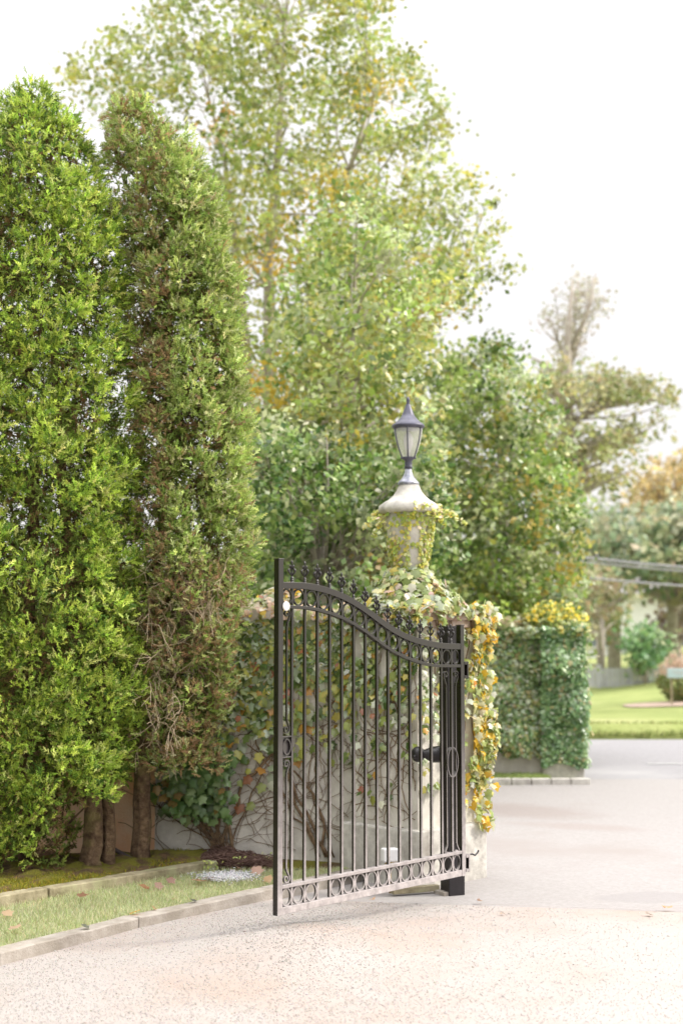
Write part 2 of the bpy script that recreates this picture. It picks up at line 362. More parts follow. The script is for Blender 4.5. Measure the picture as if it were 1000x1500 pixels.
# gravel chips
cv = np.array([(1, 0, 0), (-.9, .1, .1), (0, .8, -.1), (.1, -.8, 0), (0, .1, .55), (.1, 0, -.4)], float)
cf = np.array([(0, 2, 4), (2, 1, 4), (1, 3, 4), (3, 0, 4), (2, 0, 5), (1, 2, 5), (3, 1, 5), (0, 3, 5)])
n = 52000
Y = 5.1 + 3.1 * R.random(n) ** 1.2; X = R.uniform(-1, 1, n) * (.30 * Y)
kx = np.array([p.x for p in KB]); ky = np.array([p.y for p in KB])
ok = (Y < np.interp(X, kx, ky, right=99) - .01) & (Y < 8.06 - .22 * (X - .8) / 1.3) & (R.random(n) < np.clip(.95 - .5 * (X - .1), .22, 1))
X, Y = X[ok], Y[ok]; n = len(X); S = R.uniform(.002, .0052, n) * (1 + .8 * (R.random(n) < .02))
P = np.stack([X, Y, gz(X, Y) + .001], 1)
colr = palette(n, [(.40, .375, .36), (.385, .35, .33), (.34, .285, .25), (.44, .42, .41), (.30, .28, .265)], [6, 4, 1.0, 4, .5], .1)
link('gravel', scatter('gravel', cv, cf, rot_np(R.normal(0, .5, (n, 3)) + [0, 0, 1]), P, S, colr), leaf_mat('gravel_chip', .85, 0, .3), kind='stuff')
n = 2600; X = pa.x + R.normal(0, .075, n); Y = pa.y - .02 + R.normal(0, .075, n)
link('grit', scatter('grit', cv, cf, rot_np(R.normal(0, .5, (n, 3)) + [0, 0, 1]), np.stack([X, Y, .050 + .012 * R.random(n)], 1), R.uniform(.004, .010, n), palette(n, [(.62, .62, .64), (.46, .46, .48), (.72, .71, .70)], [3, 2, 2])), bpy.data.materials['gravel_chip'], kind='stuff')
n = 500; X = R.uniform(-.95, -.15, n); Y = 9.0 + R.normal(0, .1, n)
# grass blades in the strip
def grass(name, P, h, w, cols, wts, lean=.35, jit=.25, rr=None):
    n = len(P); tv = np.array([(-.5, 0, 0), (.5, 0, 0), (.22, .12, .6), (-.22, .12, .6), (0, .35, 1.)]); tf = np.array([(0, 1, 2), (0, 2, 3), (3, 2, 4)])
    Mx = rot_np(R.normal(0, lean, (n, 3)) * [1, 1, 0] + [0, 0, 1.])
    tvn = tv.copy(); S = R.uniform(.6, 1.3, n) * h; tvn[:, 0] *= w / h
    return link(name, scatter(name, tvn, tf, Mx, P, S, palette(n, cols, wts, jit)), M_grass, kind='stuff')
kp = np.array([(p.x, p.y) for p in KB]); tp = np.array([(p.x, p.y) for p in TB])
n = 42000; a_ = R.random(n); X = -2.3 + 2.4 * R.random(n)
y0 = np.interp(X, kp[:, 0], kp[:, 1]) + .15; y1 = np.interp(X, list(tp[:, 0]) + [-.55, .1], list(tp[:, 1]) + [9.0, 9.05]) - .005
Y = y0 + (y1 - y0) * a_; ok = (y1 > y0) & ~((((X - pa.x) / .14) ** 2 + ((Y - pa.y) / .15) ** 2 < 1) & (R.random(n) < .85))
ok &= (X < -.4) | (R.random(n) < .5)
X, Y = X[ok], Y[ok]
grass('grass', np.stack([X, Y, np.full(len(X), .030)], 1), .034, .0045, [(.50, .54, .30), (.38, .46, .20), (.62, .62, .42), (.58, .50, .32)], [4, 3, 4, 1.2], lean=.5)
# moss clumps on the bed
n = 9000; X = R.uniform(-2.6, -.95, n); Y = np.interp(X, tp[:, 0], tp[:, 1]) + .1 + R.random(n) * .75
d_ = np.sin(X * 6.1 + Y * 3) + np.sin(X * 2.3 - Y * 7.7) + R.normal(0, .5, n); ok = d_ > -.2
X, Y = X[ok], Y[ok]
grass('moss', np.stack([X, Y, np.full(len(X), .098)], 1), .022, .006, [(.30, .29, .03), (.22, .24, .04), (.34, .25, .04)], [4, 3, 2], lean=.7)

# ================================================================== LEAF SHAPES
def lobed_leaf():
    out = [(0, -.42), (.16, -.50), (.42, -.34), (.36, -.10), (.56, .10), (.30, .20), (.20, .36), (0, .62),
           (-.20, .36), (-.30, .20), (-.56, .10), (-.36, -.10), (-.42, -.34), (-.16, -.50)]
    v = [(0, 0, .05)] + [(x, y, -.16 * abs(x) - .12 * max(y, 0) ** 2 * 2 + .03 * math.sin(9 * x)) for x, y in out]
    f = [(0, i, i % 14 + 1) for i in range(1, 15)]
    return np.array(v), np.array(f)
LV, LF = lobed_leaf()
def oval_leaf():
    v = [(0, -.5, 0), (.26, -.12, -.04), (.2, .2, -.05), (0, .5, -.1), (-.2, .2, -.05), (-.26, -.12, -.04), (0, 0, .05)]
    f = [(6, i, (i + 1) % 6) for i in range(6)]
    return np.array(v, float), np.array(f)
OV, OF = oval_leaf()
QV = np.array([(0, -.5, 0), (.34, 0, -.08), (0, .5, 0), (-.34, 0, -.08)], float); QF = np.array([(0, 1, 2), (0, 2, 3)])
def leaf_frame(nrm, down, sd=.35):
    """matrices: z = leaf normal, y = leaf tip direction"""
    nn = nrm + R.normal(0, sd, nrm.shape); nn /= np.linalg.norm(nn, axis=1, keepdims=True)
    dd = down + R.normal(0, .45, down.shape); y = dd - nn * np.sum(dd * nn, 1, keepdims=True); y /= np.linalg.norm(y, axis=1, keepdims=True)
    x = np.cross(y, nn); return np.stack([x, y, nn], 2)
def leaf_set(parent, P, nrm, S, cols, wts, m, tv=LV, tf=LF, single=0, name='leaves', sd=.4, part='leaf', down=(0, 0, -1.)):
    """the largest `single` leaves as objects of their own, the rest as one mesh"""
    n = len(P); Mx = leaf_frame(nrm, np.tile(np.array(down), (n, 1)), sd)
    o_ = np.argsort(-S * (1 + .0 * P[:, 1])); P, S, Mx = P[o_], S[o_], Mx[o_]
    if single:
        shared = []
        for k in range(10):
            c = palette(1, cols, wts, .15); me = mesh_np(part, tv, tf, np.repeat(c, len(tv), 0)); me.materials.append(m); shared.append(me)
        for i in range(min(single, n)):
            o = bpy.data.objects.new(part, shared[int(R.integers(10))]); o.parent = parent
            T = Matrix([list(Mx[i][r] * S[i]) + [P[i][r]] for r in range(3)] + [[0, 0, 0, 1]]); o.matrix_basis = T
            C.objects.link(o)
        P, S, Mx = P[single:], S[single:], Mx[single:]
    if len(P): link(name, scatter(name, tv, tf, Mx, P, S, palette(len(P), cols, wts, .2)), m, parent, kind='stuff')

# ================================================================== MAIN WALL
WL = [Vector(p) for p in ((-6.5, 9.75, 0), (-3.2, 9.62, 0), (-1.6, 9.5, 0), (-1.22, 9.46, 0), (-.8, 9.42, 0), (-.4, 9.38, 0), (-.1, 9.30, 0), (.18, 9.18, 0))]
def wall_strip(bm, pts, z0, z1, th, over=0):
    f = []
    for i, p in enumerate(pts):
        d = (pts[min(i + 1, len(pts) - 1)] - pts[max(i - 1, 0)]).normalized(); s = Vector((d.y, -d.x, 0))
        f.append([bm.verts.new(p + s * over + Vector((0, 0, z0))), bm.verts.new(p - s * (th + over) + Vector((0, 0, z0))),
                  bm.verts.new(p - s * (th + over) + Vector((0, 0, z1))), bm.verts.new(p + s * over + Vector((0, 0, z1)))])
    for a, b in zip(f, f[1:]):
        for k in range(4): bm.faces.new((a[k], b[k], b[(k + 1) % 4], a[(k + 1) % 4]))
    bm.faces.new(f[0]); bm.faces.new(f[-1][::-1])
wall = thing('garden_wall', 'cream stucco garden wall behind the gate with bare vine stems on it', 'wall')
bm = bmesh.new(); wall_strip(bm, WL[3:], -.05, 1.58, .22); from_bm('wall_body', bm, M_stucco, wall)
bm = bmesh.new(); wall_strip(bm, WL[:4], -.05, 1.57, .21); o = from_bm('stained_wall_body', bm, M_wall_old, wall); o['label'] = 'rust brown stained length of wall behind the cedar trunks'
bm = bmesh.new(); wall_strip(bm, WL, 1.582, 1.65, .22, .04); from_bm('coping', bm, M_cap, wall)
def wall_pt(s):
    """point and outward normal at x = s along the wall face"""
    for a, b in zip(WL, WL[1:]):
        if a.x <= s <= b.x:
            d = (b - a).normalized(); return a.lerp(b, (s - a.x) / (b.x - a.x)), Vector((d.y, -d.x, 0))
    d = (WL[-1] - WL[-2]).normalized(); return WL[-1] + d * (s - WL[-1].x), Vector((d.y, -d.x, 0))

# pier, set at an angle
PC = at(606, 1280, 9.05); PC.z = 0; PR = rad(46)
pier = thing('stone_pier', 'square stone gate pier under the urn, wrapped in vine', 'pier', PC, PR)
box_obj('pier_shaft', (-.27, .27, -.27, .27, .30, 1.56), M_stucco, pier, .006)
box_obj('plinth', (-.325, .325, -.325, .325, -.05, .335), M_stone, pier, .012)
box_obj('pier_cap', (-.325, .325, -.325, .325, 1.59, 1.665), M_cap, pier, .014)
box_obj('cap_moulding', (-.295, .295, -.295, .295, 1.545, 1.592), M_cap, pier, .006)

# urn with a roofed lid
UC = at(599, 800, 9.05); ZU = lambda y: at(599, y, 9.05).z; PXM = F / 9.05
urn = thing('stone_urn', 'cream stone urn with wide roofed lid standing on the gate pier', 'urn', (UC.x, UC.y, 1.668))
zz = lambda y: ZU(y) - 1.668
bm = bmesh.new()
lathe(bm, [(.15, 0), (.15, .03), (.12, .05), (.075, .08), (.065, zz(845)), (.075, zz(838)), (.10, zz(828)), (.115, zz(815)), (.13, zz(795)), (.143, zz(775)), (.15, zz(762)), (.152, zz(753))], 28)
from_bm('urn_body', bm, M_stone, urn, smooth=True)
bm = bmesh.new()
k_ = 1 / PXM
lathe(bm, [(.16, zz(753)), (.19, zz(751)), (.198, zz(747)), (.190, zz(741)), (.165, zz(737)), (.155, zz(735.5)), (.135, zz(733)), (.105, zz(727)), (.082, zz(720)), (.066, zz(712)), (.066, zz(711))], 28)
from_bm('lid', bm, M_stone, urn, smooth=True)

# lantern
LZ = ZU(711)
lan = thing('lantern', 'dark metal post lantern with frosted panes on top of the urn', 'lantern', (UC.x - .003, UC.y, LZ))
z_ = lambda y: ZU(y) - LZ
bm = bmesh.new(); lathe(bm, [(.068, .001), (.068, z_(707)), (.055, z_(704)), (.036, z_(699)), (.024, z_(692)), (.020, z_(686))], 20)
from_bm('flared_base', bm, M_pewter, lan, smooth=True)
bm = bmesh.new(); lathe(bm, [(.018, z_(687)), (.026, z_(685.5)), (.027, z_(683.5)), (.022, z_(682)), (.026, z_(679)), (.022, z_(676)), (.034, z_(673)), (.044, z_(671.5)), (.044, z_(670))], 18)
for k in range(12):
    a = 2 * PI * k / 12; ball(bm, (math.cos(a) * .046, math.sin(a) * .046, z_(671)), .006, u=6, v=4)
from_bm('socket', bm, M_lampmetal, lan, smooth=True)
HR = [(.044, z_(670)), (.066, z_(658)), (.082, z_(645)), (.091, z_(634)), (.093, z_(627))]
rot0 = rad(-96)
for k in range(6):
    a0, a1 = rot0 + k * PI / 3, rot0 + (k + 1) * PI / 3
    bm = bmesh.new(); prev = None; inner = None
    def row(r, z): return [bm.verts.new((r * math.cos(a0 + (a1 - a0) * q), r * math.sin(a0 + (a1 - a0) * q), z)) for q in (.02, .35, .65, .98)]
    rws = [row(r, z) for r, z in HR] + [row(r - .003, z) for r, z in HR[::-1]]; rws.append(rws[0])
    for A, B in zip(rws, rws[1:]):
        for i in range(3): bm.faces.new((A[i], A[i + 1], B[i + 1], B[i]))
    for e in (0, 3):
        for i in range(4): bm.faces.new((rws[i][e], rws[i + 1][e], rws[8 - i][e], rws[9 - i][e]))
    from_bm('pane', bm, M_glasspane, lan)
    bm = bmesh.new(); tube(bm, [((r + .002) * math.cos(a0), (r + .002) * math.sin(a0), z) for r, z in HR], .0042, 5); from_bm('rib', bm, M_lampmetal, lan)
bm = bmesh.new(); lathe(bm, [(.090, z_(629)), (.096, z_(627.5)), (.105, z_(626)), (.107, z_(624.5)), (.103, z_(622.5)), (.078, z_(618.5)), (.060, z_(614.5)), (.055, z_(612.6)), (.049, z_(612)), (.038, z_(607)), (.028, z_(601)), (.019, z_(596)), (.012, z_(592)), (.010, z_(591))], 24)
from_bm('lantern_roof', bm, M_lampmetal, lan, smooth=True)
bm = bmesh.new(); lathe(bm, [(.008, z_(593)), (.013, z_(591.5)), (.009, z_(590)), (.013, z_(587)), (.010, z_(584)), (.003, z_(581))], 12)
from_bm('finial', bm, M_lampmetal, lan, smooth=True)
bm = bmesh.new(); lathe(bm, [(.012, z_(668)), (.016, z_(660)), (.03, z_(650)), (.03, z_(642)), (.014, z_(634))], 12)
from_bm('bulb', bm, M_white, lan, smooth=True)

# ================================================================== GATE
GA = at(406.5, 1341, 7.03); GB = at(676, 1283, 8.17); gd = Vector((GB.x - GA.x, GB.y - GA.y, 0)); GL = gd.length; gd.normalize()
GR = math.atan2(gd.y, gd.x)
gate = thing('iron_gate', 'open black iron gate leaf with swept top, ring bands and fleur finials', 'gate', (GA.x, GA.y, 0), GR)
def gate_sz(px, py):
    """pixel -> (s along the gate, height) on the gate's plane"""
    d = FW + Vector((1, 0, 0)) * ((px - 500) / F) + UP * ((750 - py) / F)
    n_ = Vector((gd.y, -gd.x, 0)); O = Vector((0, 0, CAM_H)); t_ = (Vector((GA.x, GA.y, 0)) - O).dot(n_) / d.dot(n_); p_ = O + d * t_
    return (p_ - Vector((GA.x, GA.y, 0))).dot(gd), p_.z
ST = .034; PK = .0135; RAIL = .033
tops = [gate_sz(*p) for p in ((415.7, 852.7), (432, 852.7), (448, 853.9), (465, 857), (482, 862), (499, 868.7), (516, 877.6), (533, 889), (550, 902), (567, 914.5), (584, 924.5), (601, 932), (620, 937.6), (645, 942), (675, 943))]
mids = [gate_sz(*p) for p in ((424, 889), (448, 890.3), (465, 893.5), (482, 898.5), (499, 905), (516, 914), (533, 925), (550, 938), (567, 950.5), (584, 960), (601, 966.7), (618, 972), (632, 974.7), (645, 975.5), (675, 975.5))]
def curve(pts, off, s0, s1, n=60):
    xs = np.array([p[0] for p in pts]); zs = np.array([p[1] for p in pts]); ks = np.linspace(s0, s1, n)
    # smooth interpolation
    fine = np.interp(np.linspace(s0 - .2, s1 + .2, 600), xs, zs); ker = np.hanning(50); ker /= ker.sum(); sm = np.convolve(np.pad(fine, 25, 'edge'), ker, 'same')[25:-25]
    z = np.interp(ks, np.linspace(s0 - .2, s1 + .2, 600), sm); return [(float(s), 0, float(q) + off) for s, q in zip(ks, z)]
zt = tops[0][1]
TOPC = curve(tops, -RAIL / 2, ST / 2, GL - ST / 2); MIDC = curve(mids, 0, ST / 2, GL - ST / 2)
topz = lambda s: float(np.interp(s, [p[0] for p in TOPC], [p[2] for p in TOPC])); midz = lambda s: float(np.interp(s, [p[0] for p in MIDC], [p[2] for p in MIDC]))
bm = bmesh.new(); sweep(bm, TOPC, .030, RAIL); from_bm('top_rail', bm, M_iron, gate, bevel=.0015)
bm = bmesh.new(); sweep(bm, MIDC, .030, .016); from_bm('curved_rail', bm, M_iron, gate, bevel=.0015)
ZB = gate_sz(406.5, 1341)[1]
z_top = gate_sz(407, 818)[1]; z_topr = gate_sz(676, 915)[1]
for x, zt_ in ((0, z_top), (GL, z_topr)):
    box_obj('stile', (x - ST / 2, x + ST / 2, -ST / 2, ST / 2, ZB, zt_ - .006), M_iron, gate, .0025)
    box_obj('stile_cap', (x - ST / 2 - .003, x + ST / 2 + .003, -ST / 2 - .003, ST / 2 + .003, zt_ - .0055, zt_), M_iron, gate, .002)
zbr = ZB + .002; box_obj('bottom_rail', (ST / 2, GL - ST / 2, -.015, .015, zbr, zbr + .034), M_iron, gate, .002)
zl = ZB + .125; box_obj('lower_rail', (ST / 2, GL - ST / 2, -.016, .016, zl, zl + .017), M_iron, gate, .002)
# pickets
ppx = [427.3, 446.3, 464.4, 483, 499.9, 517.3, 533.8, 550.4, 566.8, 583, 599, 614.5, 630, 645.3, 660]
ps0 = gate_sz(ppx[0], 930)[0]; ps1 = gate_sz(ppx[-1], 960)[0]
ps = [ps0 + (ps1 - ps0) * i / 14 for i in range(15)]
edges_ = [ST / 2] + ps + [GL - ST / 2]
fm = bmesh.new()
lathe(fm, [(.0068, -.001), (.0098, .001), (.0098, .005), (.0070, .007), (.0092, .010), (.0092, .014), (.0065, .016), (.0085, .020), (.0085, .023), (.0055, .026), (.0045, .036), (.0075, .043), (.0045, .050), (.0040, .066), (.0070, .074), (.0040, .082), (.0035, .088), (.0062, .096), (.0052, .104), (.001, .112)], 10)
for sx, sy in ((1, 0), (-1, 0), (0, 1), (0, -1)):
    tube(fm, [(sx * .003, sy * .003, .034), (sx * .010, sy * .010, .040), (sx * .019, sy * .019, .050), (sx * .023, sy * .023, .060), (sx * .019, sy * .019, .0665), (sx * .0145, sy * .0145, .062)], [.003, .0035, .0042, .005, .0045, .003], 6)
    ball(fm, (sx * .0215, sy * .0215, .058), .0062, u=7, v=5)
    tube(fm, [(sx * .003, sy * .003, .064), (sx * .009, sy * .009, .070), (sx * .0145, sy * .0145, .079), (sx * .012, sy * .012, .086), (sx * .008, sy * .008, .083)], [.0025, .003, .0038, .0035, .002], 6)
    ball(fm, (sx * .013, sy * .013, .081), .0048, u=7, v=5)
for f in fm.faces: f.smooth = True
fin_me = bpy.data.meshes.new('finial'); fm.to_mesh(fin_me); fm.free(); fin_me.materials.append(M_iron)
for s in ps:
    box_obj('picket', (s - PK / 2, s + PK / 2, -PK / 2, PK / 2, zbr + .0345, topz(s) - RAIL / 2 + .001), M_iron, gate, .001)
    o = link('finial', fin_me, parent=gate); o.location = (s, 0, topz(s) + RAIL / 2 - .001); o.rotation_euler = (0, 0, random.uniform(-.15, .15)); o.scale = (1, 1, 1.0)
def ring_mesh(rx, rz, wd=.006, dp=.012, n=28):
    bm = bmesh.new(); prev = None; first = None
    for k in range(n + 1):
        a = 2 * PI * k / n
        if k == n: cur = first
        else:
            cur = []
            for dr, y in ((0, -dp / 2), (0, dp / 2), (-wd, dp / 2), (-wd, -dp / 2)):
                cur.append(bm.verts.new(((rx + dr) * math.cos(a), y, (rz + dr) * math.sin(a))))
        if prev:
            for i in range(4): bm.faces.new((prev[i], prev[(i + 1) % 4], cur[(i + 1) % 4], cur[i]))
        if first is None: first = cur
        prev = cur
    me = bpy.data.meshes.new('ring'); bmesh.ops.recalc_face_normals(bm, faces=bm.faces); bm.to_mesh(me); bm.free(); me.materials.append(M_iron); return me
gapw = (ps[1] - ps[0] - PK) / 2
rmt = ring_mesh(gapw + .0005, .041); rmb = ring_mesh(gapw + .0005, (zl - zbr - .034) / 2 + .0005)
for i, (a, b) in enumerate(zip(edges_, edges_[1:])):
    s = (a + b) / 2
    if i == 15: s -= 0
    zm = (topz(s) - RAIL / 2 + midz(s) + .008) / 2
    o = link('ring', rmt, parent=gate); o.location = (s, 0, zm)
    hgt = (topz(s) - RAIL / 2 - midz(s) - .008) / 2 / .041; o.scale = (((b - a) / 2 - (PK / 2 if 0 < i < 15 else PK / 4)) / gapw, 1, max(.9, min(1.1, hgt)))
    if i != 3:
        o = link('ring', rmb, parent=gate); o.location = (s, 0, (zbr + .034 + zl) / 2); o.scale = (((b - a) / 2 - (PK / 2 if 0 < i < 15 else PK / 4)) / gapw, 1, 1)
# scrolls: spiral flat bar
def scroll(cx, cz, r, sgn_x, sgn_z, tail_to, name='scroll', w=.006, dp=.012):
    """spiral at (cx,cz), running off to the thin bar at tail_to=(x,z)"""
    pts = []
    for k in range(26):
        u = k / 25; a = -2.2 * PI * (1 - u) ; rr_2 = r * (.28 + .72 * u)
        pts.append((cx + sgn_x * rr_2 * math.cos(a), 0, cz + sgn_z * rr_2 * math.sin(a)))
    x0, zq = pts[-1][0], pts[-1][2]; tx, tz = tail_to
    for u in (.25, .5, .75, 1.): 
        e = u * u * (3 - 2 * u); pts.append((x0 + (tx - x0) * e, 0, zq + (tz - zq) * u))
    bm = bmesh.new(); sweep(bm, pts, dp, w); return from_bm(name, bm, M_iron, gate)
TH = .008
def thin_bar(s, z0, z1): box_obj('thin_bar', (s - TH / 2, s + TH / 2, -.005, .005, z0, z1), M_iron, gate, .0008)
sl_ = (ST / 2 + ps[0]) / 2 + .002; gz_ = lambda px, y: gate_sz(px, y)[1]
zs = [gz_(420, y) for y in (899, 918, 1053, 1068, 1079, 1094, 1109, 1119, 1133, 1272, 1287)]
rS = .022
scroll(sl_, zs[0], rS, 1, -1, (sl_, zs[1]))
thin_bar(sl_, zs[2], zs[1])
scroll(sl_ - .002, zs[3], rS * .95, 1, 1, (sl_, zs[2]))
box_obj('cross_bar', (ST / 2, ps[0] - PK / 2, -.006, .006, zs[4] - .003, zs[4] + .003), M_iron, gate, .001)
box_obj('cross_bar', (ST / 2, ps[0] - PK / 2, -.006, .006, zs[6] - .003, zs[6] + .003), M_iron, gate, .001)
o = link('oval_ring', ring_mesh(.029, .040), parent=gate); o.location = (sl_, 0, zs[5])
box_obj('backing_plate', (ST / 2, ps[0] - PK / 2, .006, .010, zs[6], zs[4]), M_iron, gate, .001)
scroll(sl_ - .002, zs[7], rS * .95, 1, -1, (sl_, zs[8]))
thin_bar(sl_, zs[9], zs[8]); scroll(sl_, zs[10], rS, 1, 1, (sl_, zs[9]))
# right panel: two thin bars beside the last picket, scrolls and an oval
gm = ps[-1]; dl = (ps[-1] - ps[-2]) * .52; dr = (GL - ST / 2 - ps[-1]) * .52
zr = [gz_(660, y) for y in (988, 1006, 1094, 1139, 1236, 1250)]
for sg, dd in ((-1, dl), (1, dr)):
    s = gm + sg * dd
    thin_bar(s, zr[4], zr[1])
    scroll(s + sg * .004, zr[0], .021, sg, -1, (s, zr[1])); scroll(s + sg * .004, zr[5], .021, sg, 1, (s, zr[4]))
o = link('oval_ring', ring_mesh(dl + .004, (zr[2] - zr[3]) / 2, .007, .02), parent=gate); o.location = (gm, 0, (zr[2] + zr[3]) / 2)
# hinges at the far stile
for y in (981, 1263):
    zc = gz_(684, y); bm = bmesh.new()
    box(bm, GL + ST / 2, GL + ST / 2 + .030, -.02, .012, zc + .030, zc + .046); box(bm, GL + ST / 2, GL + ST / 2 + .030, -.02, .012, zc - .048, zc - .032)
    box(bm, GL + ST / 2 + .022, GL + ST / 2 + .034, -.022, .014, zc - .05, zc + .048)
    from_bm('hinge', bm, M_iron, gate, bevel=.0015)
z5 = gz_(690, 1251); bm = bmesh.new(); tube(bm, [(GL + ST / 2 + .02, 0, z5), (GL + ST / 2 + .07, -.01, z5 + .002), (GL + ST / 2 + .095, -.012, z5 - .008), (GL + ST / 2 + .12, -.012, z5 + .004), (GL + ST / 2 + .13, -.012, z5 + .016)], .005, 6)
from_bm('latch_hook', bm, M_black, gate)
# round reflector near the top of the leading stile
zc = gz_(413, 888); sx_ = gate_sz(414.5, 888)[0]; bm = bmesh.new(); lathe(bm, [(.0225, 0), (.0235, .004), (.0215, .008), (.014, .010), (.013, .008), (.004, .009)], 24)
bmesh.ops.transform(bm, matrix=Matrix.Rotation(PI / 2, 4, 'X'), verts=bm.verts)
o = from_bm('reflector_disc', bm, M_reflector, gate, smooth=True); o.location = (sx_, -ST / 2 - .001, zc)

# black square steel post that carries the gate
pc_ = on_ground(671, 1313); w_ = .105; pr = rad(25.6); post_c = Vector((pc_.x, pc_.y + .075, 0)) + Vector((-w_ / 2 * .45, .05, 0))
post = thing('gate_post', 'thick black square steel post behind the hinge end of the gate', 'post', post_c, pr)
zp = at(660, 917, post_c.y).z
box_obj('post_shaft', (-w_ / 2, w_ / 2, -w_ / 2, w_ / 2, -.03, zp - .006), M_black, post, .003)
box_obj('post_cap', (-w_ / 2 - .002, w_ / 2 + .002, -w_ / 2 - .002, w_ / 2 + .002, zp - .0055, zp), M_black, post, .002)
box_obj('concrete_foot', (-w_ / 2 - .03, w_ / 2 + .005, -w_ / 2 + .01, w_ / 2 + .03, -.03, .012), M_kerb, post, .004)
# black arm between post and pier
A1 = at(612, 1105, 8.55); A2 = at(652, 1106, post_c.y + .05)
arm = thing('opener_arm', 'black weathered arm with rounded end reaching from the gate post', 'bracket', (A1.x, A1.y, A1.z - .05))
of = Vector((A1.x, A1.y, A1.z - .05)); bm = bmesh.new()
tube(bm, [A1 - of, A1.lerp(A2, .25) - of + Vector((0, 0, .004)), A1.lerp(A2, .5) - of, A2 - of + Vector((0, 0, .008))], [.03, .027, .048, .052], 12); from_bm('arm_sleeve', bm, M_black, arm, smooth=True)
bm = bmesh.new(); ball(bm, A1 - of, .043, (1, 1, 1.1), 14, 10); ball(bm, A1 - of + Vector((-.022, -.034, -.012)), .012); from_bm('arm_knob', bm, M_black, arm, smooth=True)
# small spotlight at the plinth
q = at(571, 1262, 8.45)
sp = thing('garden_spotlight', 'small white box spotlight on brass stake at the pier plinth', 'spotlight', (q.x, q.y, .0), rad(20))
bm = bmesh.new(); box(bm, -.05, .045, -.03, .03, q.z + .0, q.z + .078); from_bm('housing', bm, M_white, sp, bevel=.01)
bm = bmesh.new(); lathe(bm, [(.028, q.z - .03), (.034, q.z - .015), (.024, q.z - .001)], 14); ball(bm, (.035, 0, q.z - .012), .016); tube(bm, [(0, 0, 0.), (0, 0, q.z - .02)], .008, 8); from_bm('stake', bm, M_brass, sp, smooth=True)

# ================================================================== VINES
GREENS = [(.18, .25, .07), (.30, .36, .10), (.38, .43, .28), (.09, .15, .04), (.44, .42, .10), (.48, .27, .06), (.34, .13, .06), (.56, .57, .46)]
vine = thing('wall_vine', 'lobed-leaf creeper spread over the cream wall behind the gate', 'vine', (-.7, 9.4, 0))
vo = Vector((-.7, 9.4, 0))
def wall_xyz(x, z, off):
    p, n_ = wall_pt(x); return p + n_ * off + Vector((0, 0, z)), n_
def px_to_x(px, Y=9.4): return (px - 500) / F * Y
# stems fanning up from two roots, and thin tangled tendrils
def stem_path(x0, z0, steer, ln, step=.06, wob=.35, off=.012):
    pts = []; x, z = x0, z0; ang = steer
    for k in range(int(ln / step)):
        o_ = off + .008 * math.sin(k * .9)
        if z > 1.6: break
        pts.append(wall_xyz(x, z, o_)[0] - vo); ang += random.gauss(0, wob) * .5; ang += (steer - ang) * .12; x += math.cos(ang) * step; z += math.sin(ang) * step
        if x > .18 or z < .06: break
    return pts
roots = [px_to_x(330), px_to_x(322), px_to_x(345), px_to_x(470), px_to_x(486), px_to_x(315)]
for i in range(16):
    x0 = roots[i % 6] + random.gauss(0, .02); P_ = stem_path(x0, .08, PI / 2 + random.gauss(0, .5), random.uniform(.8, 1.7), off=.015, wob=.55)
    if len(P_) < 4: continue
    r0 = random.uniform(.004, .010) * (1.5 if i < 6 else 1); bm = bmesh.new(); tube(bm, P_, [r0 * (1 - .6 * k / len(P_)) for k in range(len(P_))], 6); from_bm('stem', bm, M_stem, vine, smooth=True)
bm = bmesh.new()
for i in range(150):
    x0 = random.uniform(px_to_x(225), .15); z0 = random.uniform(.08, 1.0)
    P_ = stem_path(x0, z0, random.choice((1, 1, 1, .4, .6)) * PI / 2 + random.gauss(0, .6), random.uniform(.3, .9), .045, .9, .008)
    if len(P_) > 3: tube(bm, P_, random.uniform(.0014, .003), 4, False)
for i in range(14):   # loops leaning off the root mound at the left
    x0 = px_to_x(random.uniform(318, 352)); P_ = stem_path(x0, .08, PI / 2 + random.uniform(.1, .9), random.uniform(.3, .8), .05, .25, .03)
    if len(P_) > 3: tube(bm, P_, random.uniform(.003, .005), 4, False)
from_bm('tendrils', bm, M_stem, vine, kind='stuff')
# leaves, dense along the top and thinning downwards
def wall_leaves(n, xr, zfun, off=(.02, .07)):
    P, Nn = [], []
    while len(P) < n:
        x = random.uniform(*xr); z = zfun(); p, nn = wall_xyz(x, z, random.uniform(*off)); P.append(p - vo); Nn.append(nn + Vector((0, 0, .45)))
    return np.array(P), np.array(Nn)
def keep(P, f): return np.array([random.random() < f(p[0] + vo.x, p[2]) for p in P])
P1, N1 = wall_leaves(7000, (px_to_x(215), .16), lambda: 1.66 - abs(random.gauss(0, .38)))
def dens(x, z):
    px = 500 + x / 9.35 * F; v = 1.0
    if z < .15: return 0
    if px > 425: v = .42 + .58 * min(1, max(0, (z - 1.05) / .3)); v *= 1 if z > .68 else .25
    if px < 395: v = 1.0 if z > .62 else .4
    if px < 345: v = 1.3 if z > .40 else 0
    c = math.sin(x * 9 + 1.7 * math.sin(z * 6)) + math.sin(z * 11 + x * 5)
    return v * (1 if c > -.6 else .45)
k1 = keep(P1, dens) & (P1[:, 2] > .1); P1, N1 = P1[k1], N1[k1]
leaf_set(vine, P1, N1, R.uniform(.040, .078, len(P1)), GREENS, [4, 5, 5, 3.4, 3.2, 1.3, .5, 2.4], M_leaf, single=290)
P7, N7 = [], []
for i in range(330):
    px = random.gauss(292, 30); x = px_to_x(px, 9.2); z = random.gauss(.52, .14)
    if z < .30 or px > 352: continue
    p, nn = wall_xyz(x, z, random.uniform(.03, .22)); P7.append(p - vo); N7.append(nn + Vector((0, 0, .5)))
